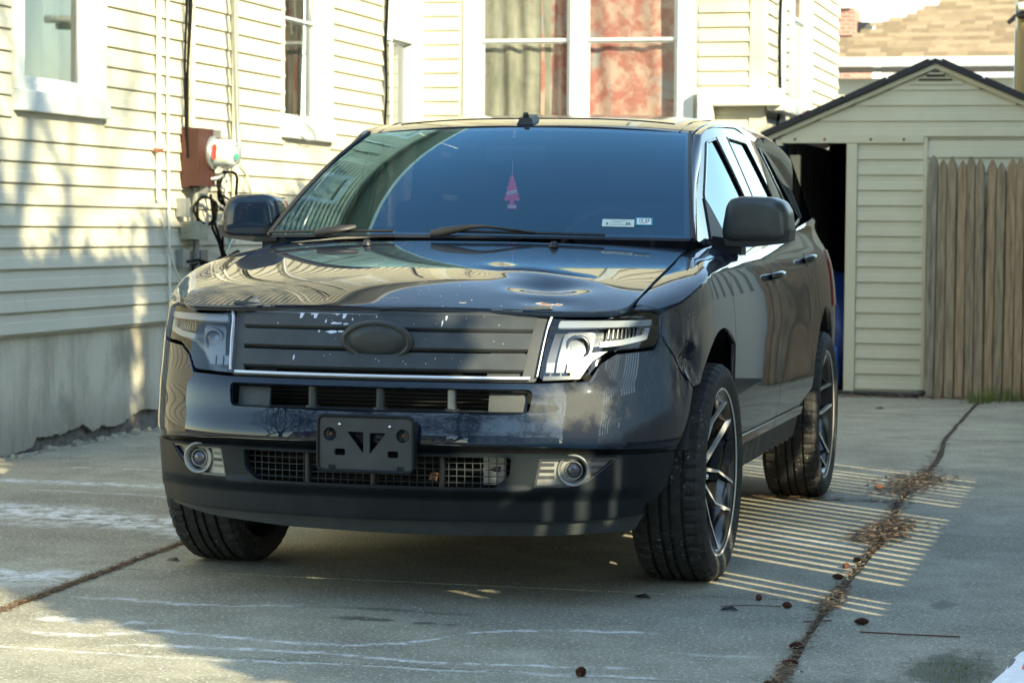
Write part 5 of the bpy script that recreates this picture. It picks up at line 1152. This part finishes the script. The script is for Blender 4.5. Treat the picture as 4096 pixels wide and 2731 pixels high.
# odds and ends on the shed roof
M_pal = mat('weathered board', (.10,.065,.045), rough=.9, col2=(.20,.14,.09), vscale=12)
for i in range(7): tag(MB().prism([(-.24+i*.06,9.95,1.99+i*.024),(-.05+i*.05,9.95,2.12+i*.024),(-.04+i*.05,9.95,2.105+i*.024),(-.23+i*.06,9.95,1.975+i*.024)], (0,.5,0)).build('board', M_pal, None), ('first','second','third','fourth','fifth','sixth','seventh')[i]+' weathered board from the left on the shed roof', 'board', 'boards on the shed roof')
tag(MB().prism([(-.26,9.93,2.03),(-.12,9.93,2.11),(-.08,9.93,2.05),(-.22,9.93,1.98)], (0,.2,0)).build('brick_piece', mat('brick piece', (.36,.12,.08), rough=.9)), 'reddish piece of brick among boards on the shed roof', 'brick')

# ---- stockade fence beside the shed
fence = empty('wooden_fence', 'weathered brown wooden picket fence with pointed tops right of the shed', 'fence', (0,0,0))
woods = [mat('fence wood', c, rough=.85, col2=d, vscale=7, aniso=(6,6,.6), bump=.3, bscale=25, detail=6) for c, d in (((.15,.11,.065),(.36,.285,.185)), ((.19,.125,.07),(.42,.30,.18)), ((.13,.11,.075),(.33,.29,.21)))]
k = 0; x = .785
fr_r = random.Random(5)
while x < 2.20:
    w_ = .070+fr_r.uniform(-.004,.004); h_ = 1.735+fr_r.uniform(-.03,.03)+.02*(k % 3 == 0); y_ = 9.70+fr_r.uniform(-.006,.006); c = x+w_/2
    tp_ = [(x,0),(x+w_,0),(x+w_,h_-.07),(x+w_*.82,h_-.035),(x+w_*.60,h_-.004),(x+w_*.4,h_-.004),(x+w_*.18,h_-.035),(x,h_-.07)]
    # slightly rounded front: three facets deep
    mb = MB(); N = len(tp_); lean = fr_r.uniform(-.006,.006)
    fr3 = [(c+(a-c)*.80+lean*z, y_-.016, z) for a, z in tp_]; md = [(a+lean*z, y_, z) for a, z in tp_]; bk = [(a+lean*z, y_+.02, z) for a, z in tp_]
    v = fr3+md+bk; f = [tuple(range(N))]+[(i+(j*N), j*N+(i+1) % N, (j+1)*N+(i+1) % N, (j+1)*N+i)[::-1] for j in (0,1) for i in range(N)]
    mb.add(v, f).build('picket', woods[fr_r.randrange(3)], fence); x += w_+.001; k += 1
for z in (.4, 1.3): MB().box((.79,9.725,z),(2.2,9.77,z+.08)).build('rail', woods[0], fence)

# ================================================================= beyond
M_brick = bpy.data.materials.new('red brick'); M_brick.use_nodes = True
def _b():
    n, l = nodes(M_brick); p = n['Principled BSDF']; p.inputs['Roughness'].default_value = .9; pos = obj_coord(n, True)
    cb = n.new('ShaderNodeCombineXYZ'); sx = n.new('ShaderNodeSeparateXYZ'); l.new(pos, sx.inputs[0]); l.new(math_(n, l, 'ADD', sx.outputs[0], sx.outputs[1]), cb.inputs[0]); l.new(sx.outputs[2], cb.inputs[1])
    t = n.new('ShaderNodeTexBrick'); l.new(cb.outputs[0], t.inputs['Vector']); t.inputs['Scale'].default_value = 1; t.inputs['Brick Width'].default_value = .21; t.inputs['Row Height'].default_value = .075; t.inputs['Mortar Size'].default_value = .008
    t.inputs['Color1'].default_value = (.30,.10,.065,1); t.inputs['Color2'].default_value = (.40,.15,.10,1); t.inputs['Mortar'].default_value = (.4,.36,.32,1); l.new(t.outputs[0], p.inputs['Base Color'])
_b()
nb = empty('brick_house', 'brick house with light brown shingle roof behind the shed', 'house', (0,0,0))
Yb = 24.0
M_sh = [mat('roof shingle', c, rough=.9, var=.12, vscale=5) for c in ((.20,.140,.078), (.25,.178,.102), (.30,.215,.125))]
MB().box((-3.5,Yb,-.0),(2.0,Yb+8,3.2)).build('wall', M_brick, nb)
MB().box((-3.6,Yb-.04,2.88),(2.1,Yb+.02,3.2)).build('fascia_panel', mat('cream panel', (.66,.60,.47), rough=.6), nb)
MB().box((-4.0,Yb-.52,3.325),(2.4,Yb-.38,3.44)).build('gutter', M_white, nb); MB().box((-4.0,Yb-.40,3.28),(2.4,Yb+.1,3.32)).build('soffit', mat('soffit grey', (.40,.40,.38), rough=.7), nb)
# hipped roof: slope facing us, left hip edge rising to the right
sl = .50; rr = random.Random(9); rh = .12
HX = [(-.3,-2.15),(0,-1.95),(.495,-1.577),(.826,-1.333),(1.158,-.97),(1.697,-.332),(3.9,2.1)]
hipx = pchip([p[0] for p in HX], [p[1] for p in HX])
MB().add([(hipx(0),Yb-.5,3.435),(2.4,Yb-.5,3.435),(2.4,Yb+HX[-1][0],3.435+(.5+HX[-1][0])*sl),(hipx(HX[-1][0]),Yb+HX[-1][0],3.435+(.5+HX[-1][0])*sl)], [(0,1,2,3)]).build('roof', M_sh[0], nb)
small = [MB() for _ in M_sh]
for j in range(80):
    t = j*rh; x = hipx(t)+rr.uniform(-.1,.1); Y = Yb-.5+t; Zt = 3.44+t*sl
    if t > HX[-1][0]: break
    while x < 2.4:
        w_ = rr.uniform(.12,.32); d = rr.uniform(0,.008)
        q = [(x,Y,Zt+.008+d),(x+w_,Y,Zt+.008+d),(x+w_,Y+rh*1.02,Zt+rh*sl*1.02+.003+d),(x,Y+rh*1.02,Zt+rh*sl*1.02+.003+d),(x,Y,Zt-.006),(x+w_,Y,Zt-.006)]
        small[rr.randrange(3)].add(q, [(0,1,2,3),(4,5,1,0)]); x += w_
for mb_, m_ in zip(small, M_sh): o = mb_.build('roof_shingle', m_, nb); o['kind'] = 'stuff'
cr = empty('red_brick_building', 'red brick building with a chimney far behind the light brown roof', 'building', (0,0,0))
MB().box((-4.6,40,0),(-3.42,44,5.45)).build('wall', M_brick, cr); MB().box((-3.6,39.7,5.0),(-3.32,40.8,5.52)).build('chimney', M_brick, cr); MB().box((-3.62,39.6,5.52),(-3.34,40.9,5.62)).build('chimney_cap', M_pvc, cr); MB().prism([(-3.42,40.2,4.9),(-3.08,40.2,5.3),(-3.42,40.2,5.3)], (0,1,0)).build('gable', M_roofd, cr)
wb = empty('white_building', 'pale rendered building beyond the shingle roof', 'building', (0,0,0)); MB().box((-3.25,44,0),(3,50,8.6)).build('wall', mat('pale render', (.42,.46,.48), rough=.7), wb); MB().box((-3.35,43.9,8.3),(3.1,50.1,8.6)).build('cornice', M_white, wb)
pole = empty('utility_pole', 'wooden utility pole with a crossarm behind the shed', 'utility pole', (1.20,14.5,0))
M_polew = mat('pole wood', (.22,.18,.09), rough=.85, col2=(.34,.25,.12), vscale=8, aniso=(8,8,.4))
MB().tube([(0,0,0),(.04,0,3.5),(.075,0,5.6)], [.105,.085,.08], 18).build('post', M_polew, pole)
MB().tube([(-.13,-.12,3.10),(-.06,-.12,3.16),(.02,-.12,3.18),(.3,-.12,3.19)], [.02,.025,.04,.04], 8).build('bracket', M_black, pole); MB().tube([(-.03,-.18,3.24),(.4,-.18,3.25)], .04, 8).build('pale_fitting', M_whited, pole)
MB().tube([(-.07,-.14,0),(-.05,-.13,3.9)], .012, 5).build('conduit', M_galv, pole)

# ---- what stands outside the frame and is mirrored in the car or shades the drive, added sun and sky blockers included
vf = empty('vinyl_fence', 'white vinyl fence with open picket top along the right of the driveway', 'fence', (0,0,0))
M_vf = mat('white fence vinyl', (.72,.72,.66), rough=.4)
XF = 3.5; pitch = .1385
def picket_group(y0, n, z0, z1, wk=.62):
    for k in range(n+1): yy = y0-k*pitch; MB().box((XF-.012,yy-pitch*wk/2,z0),(XF+.012,yy+pitch*wk/2,z1)).build('picket', M_vf, vf)
# bay edges chosen so the post shadows fall where the stripes are interrupted
bays = [(9.6,7.6),(7.35,4.70),(4.45,1.95+.0),(1.90-.08,.83),(.44,-1.67),(-1.98,-2.60)]
for bi, (a, b) in enumerate(bays):
    ta = a+.05 if bi == 0 else (a+bays[bi-1][1])/2-.0005; tb = b-.05 if bi == len(bays)-1 else (b+bays[bi+1][0])/2+.0005
    n = 5 if bi == 5 else int(round((a-b)/pitch)); MB().box((XF-.02,tb,.05),(XF+.02,ta,1.12)).build('fence_panel', M_vf, vf)
    MB().box((XF-.03,tb,1.10),(XF+.03,ta,1.172)).build('rail', M_vf, vf); MB().box((XF-.02,tb,2.155),(XF+.02,ta,2.20)).build('rail', M_vf, vf)
    for k in range(n+1): yy = a-k*(a-b)/n; MB().box((XF-.006,yy-.041,1.17),(XF+.006,yy+.041,2.16)).build('picket', M_vf, vf)
for ya, yb_ in zip([b for a, b in bays[:-1]], [a for a, b in bays[1:]]): MB().box((XF-.015,yb_+.036,1.172),(XF+.015,ya-.036,2.154)).build('gap_block_board', M_vf, vf)  # added boards close the post gaps against sun streaks
for yy in (9.75,7.48,4.58,1.89,.635,-1.82): link('post', bevel_box((XF-.05,yy-.05,0),(XF+.05,yy+.05,2.28), .01), M_vf, vf)
ng = empty('added_garage', 'unseen low garage added behind the cross fence to block sky reflections', 'garage', (0,0,0)); MB().box((2.5,12.6,0),(7.5,17,2.35)).build('wall', mat('garage siding', (.30,.31,.26), rough=.7), ng); MB().box((2.4,12.5,2.35),(7.6,17.1,2.45)).build('roof', M_roofd, ng)  # added unseen block, keeps bright sky out of the mirrored pickets
gt = empty('picket_gate', 'tall slatted gate at the near end of the white fence with added sun-blocking panels', 'gate', (0,0,0)); M_iron = mat('dark gate metal', (.02,.02,.022), rough=.4)
for k in range(9): MB().box((XF-.012,-2.80-k*.145-(.040 if k in (3,4) else .062),.1),(XF+.012,-2.80-k*.145+(.040 if k in (3,4) else .062),2.24)).build('slat', M_iron, gt)
MB().box((XF+.014,-4.05,.3),(XF+.03,-2.75,2.0)).build('sun_block_panel', M_iron, gt); MB().box((XF+.012,-2.76,.05),(XF+.03,-2.58,1.76)).build('sun_block_panel', M_iron, gt); MB().box((XF+.012,-2.705,1.76),(XF+.03,-2.645,2.2)).build('slat', M_iron, gt); MB().box((XF+.032,-4.05,.3),(XF+.045,-3.64,2.42)).build('sun_block_panel', M_iron, gt); MB().box((XF+.014,-4.05,2.2),(XF+.03,-2.75,2.24)).build('gate_rail', M_iron, gt)  # solid panels added to keep sun off the ground before the car
MB().box((2.25,9.80,.05),(3.45,9.84,1.12)).build('fence_panel', M_vf, vf); MB().box((2.25,9.79,1.10),(3.45,9.85,1.172)).build('rail', M_vf, vf); MB().box((2.25,9.79,1.78),(3.45,9.85,1.83)).build('rail', M_vf, vf)
for k in range(9): MB().box((2.30+k*.135,9.81,1.17),(2.385+k*.135,9.83,1.79)).build('picket', M_vf, vf)
# neighbour's house
nh = empty('neighbour_house', 'grey green sided house beyond the white fence', 'house', (0,0,0))
M_nh = mat('grey green siding', (.30,.31,.26), rough=.6, var=.06, vscale=1); NW = lambda a, z, o: (8.6-o, a, z)
MB().box((8.62,-1.0,0),(16,11.5,7.4)).build('wall', M_nh, nh)
for k in range(64): course_me(NW, -1.0, 11.5, .2+k*CH, M_nh, nh)
for a in (1.0, 4.5, 8.0): window(NW, a, a+.9, 1.4, 2.9, nh, rails=(2.15,), trim=.1); window(NW, a, a+.9, 4.4, 5.9, nh, rails=(5.15,), trim=.1)
mb = MB(); mb.prism([(8.2,-1.3,7.4),(16.4,-1.3,7.4),(12.3,-1.3,9.6)], (0,13.0,0)); mb.build('roof', M_sh[0], nh)

def foliage(name, blobs, n, size, m, label, cat, seed, parent_label=None, trunk=None, group=None):
    t = empty(name, label, cat, (0,0,0), group=group); r = random.Random(seed); mb = MB()
    for _ in range(n):
        a, b = r.choice(blobs) if len(blobs) > 1 else blobs[0]
        p = [r.uniform(a[i], b[i]) for i in range(3)]; A = r.uniform(0,6.28); B = r.uniform(-1,1); s = size*r.uniform(.6,1.4)
        d = Vector((math.cos(A)*math.cos(B), math.sin(A)*math.cos(B), math.sin(B))); e = d.cross(Vector((r.uniform(-1,1), r.uniform(-1,1), r.uniform(-1,1)))).normalized()
        P = Vector(p); mb.add([P-d*s, P+e*s*.4, P+d*s, P-e*s*.4], [(0,1,2,3)])
    mb.build('crown', m, t)
    for a, b in blobs:
        in_ = .12; MB().box(tuple(a[i]+in_ for i in range(3)), tuple(b[i]-in_ for i in range(3))).build('shade_core', M_ever, t)  # solid core so the added greenery blocks all sun
    if trunk: MB().tube(trunk, .12, 10).build('trunk', M_bark, t)
M_ever = mat('evergreen', (.018,.032,.012), rough=.8, col2=(.05,.075,.028), vscale=6)
M_bark = mat('bark', (.05,.038,.028), rough=.95, col2=(.12,.095,.07), vscale=10, aniso=(4,4,.5), bump=.5, bscale=15)
foliage('sun_block_hedge', [((4.4,-5.98,0),(5.1,-4.95,6.4)), ((4.4,-5.98,0),(4.50,-4.58,6.4))], 9000, .07, M_ever, 'unseen tall hedge added right of the driveway to shade the car front', 'hedge', 1)  # added sun blocker, its edge leaves a beam for the grille
foliage('sun_block_evergreens', [((4.4,-3.85,2.75),(4.75,-1.9,6.0)), ((4.4,-1.9,2.75),(4.9,.3,6.2)), ((4.4,.3,2.75),(4.9,1.15,6.3)), ((4.4,1.15,.9),(4.9,3.4,6.3)), ((4.4,3.4,.9),(4.9,7.5,5.2))], 11000, .08, M_ever, 'unseen evergreen screen added behind the white fence to block high sun', 'tree', 2, trunk=[(4.6,-.32,0),(4.6,-.32,3)])  # added crown blocks high sun, low rays still pass through the pickets

def bare_tree(name, base, height, seed, label, spread=.55, levels=6, r0=.2, group='bare trees', lean=(0,0), first=None):
    r = random.Random(seed); t = empty(name, label, 'tree', base, group=group); tr = MB(); br = MB()
    r0 *= 1.0
    def grow(p, d, l_, rad, lv):
        n = 3; rad = max(rad, .011); pts = [p.copy()]; rs = [rad]; q = p.copy(); dd = d.copy()
        for i in range(n):
            dd = (dd+Vector((r.gauss(0,.13), r.gauss(0,.13), r.gauss(.03,.07)))).normalized(); q = q+dd*l_/n; pts.append(q.copy()); rs.append(rad*(1-.42*(i+1)/n))
        (tr if lv == levels else br).tube(pts, rs, 7 if lv > 3 else (4 if lv > 1 else 3), False)
        if lv == 0: return
        k = r.choice((2,3,3)) if lv < levels else 4
        for j in range(k):
            ax = Vector((r.gauss(0,1), r.gauss(0,1), r.gauss(0,.4))).normalized(); nd = (dd+ax*spread*r.uniform(.7,1.4)).normalized(); nd.z = max(nd.z, -.15)
            s = pts[-1] if j < 2 else pts[2]; grow(s, nd, l_*r.uniform(.62,.84), rs[-1]*r.uniform(.72,.95), lv-1)
    base0 = Vector((0,0,0))
    if first: tr.tube([(0,0,0),(.05,.03,first*.5),(.02,0,first)], [r0*1.25,r0*1.1,r0], 9); base0 = Vector((.02,0,first-.05))
    grow(base0, Vector((lean[0],lean[1],1)).normalized(), height*.28, r0, levels)
    tr.build('trunk', M_bark, t); br.build('crown', M_bark, t); return t
bare_tree('bare_tree', (20,-9,0), 17, 11, 'bare tree by the street to the right of the driveway', r0=.30, levels=7)
bare_tree('bare_tree', (16,-21,0), 13, 12, 'second bare tree farther along the street to the right', r0=.24, levels=6)
bare_tree('bare_tree', (-5.5,-24,0), 14, 13, 'bare tree across the street opposite the house', r0=.3, levels=7)
bare_tree('bare_tree', (1.5,-27,0), 15, 14, 'bare tree across the street straight behind the camera', r0=.3, levels=7)
bare_tree('bare_tree', (9,-25,0), 13, 15, 'bare tree across the street on the right', r0=.28, levels=7)
bare_tree('bare_tree', (7.7,-6.3,0), 8.5, 41, 'bare tree between the added hedge and the added evergreen screen', r0=.17, levels=7, first=5.6)
bare_tree('bare_tree', (-4.6,-12.2,0), 11, 22, 'bare tree on the pavement left of the driveway mouth', r0=.26, levels=7)
bare_tree('bare_tree', (-.6,-18.5,0), 13, 23, 'bare tree at the far kerb straight behind the driveway', r0=.28, levels=7)
for i, (x, y, hh_) in enumerate(((-9,-12.8,12),(-7.5,-17,12),(-13,-15.5,12),(-3.4,-15.8,11),(-11,-21,14))): bare_tree('bare_tree', (x,y,0), hh_, 30+i, ('bare tree on the near pavement, second left of the driveway mouth','bare tree at the far kerb left of the driveway','bare tree at the far left of the near pavement','slender bare tree in the road verge','tall bare tree before the red brick house across the street')[i], r0=.22, levels=6)
bare_tree('bare_tree', (5.2,-20,0), 13, 24, 'bare tree at the far kerb right of the driveway', r0=.28, levels=7)
# houses across the street (mirrored in the car)
for (x0, x1, h_, c, lb) in ((-22,-12,10,(.32,.12,.08),'red brick house across the street on the left'), (-10,-2,9,(.42,.36,.24),'cream house across the street'), (2,11,10,(.30,.13,.09),'brown brick house across the street on the right'), (13,24,9,(.42,.42,.38),'pale house across the street at the far right')):
    hh = empty('street_house', lb, 'house', (0,0,0), group='houses across the street'); mm = mat('wall colour', c, rough=.8, var=.1, vscale=2)
    MB().box((x0,-42,0),(x1,-34,h_)).build('wall', mm, hh); mb = MB(); mb.prism([(x0-.4,-33.6,h_),(x0-.4,-42.4,h_),(x0-.4,-38,h_+2.6)], (x1-x0+.8,0,0)); mb.build('roof', M_roofd, hh)
    for i in range(3):
        for j in range(3): a = x0+1.2+i*(x1-x0-2)/3; MB().box((a,-34.0,1.2+j*2.7),(a+1.1,-33.95,2.7+j*2.7)).build('window', M_whited, hh)
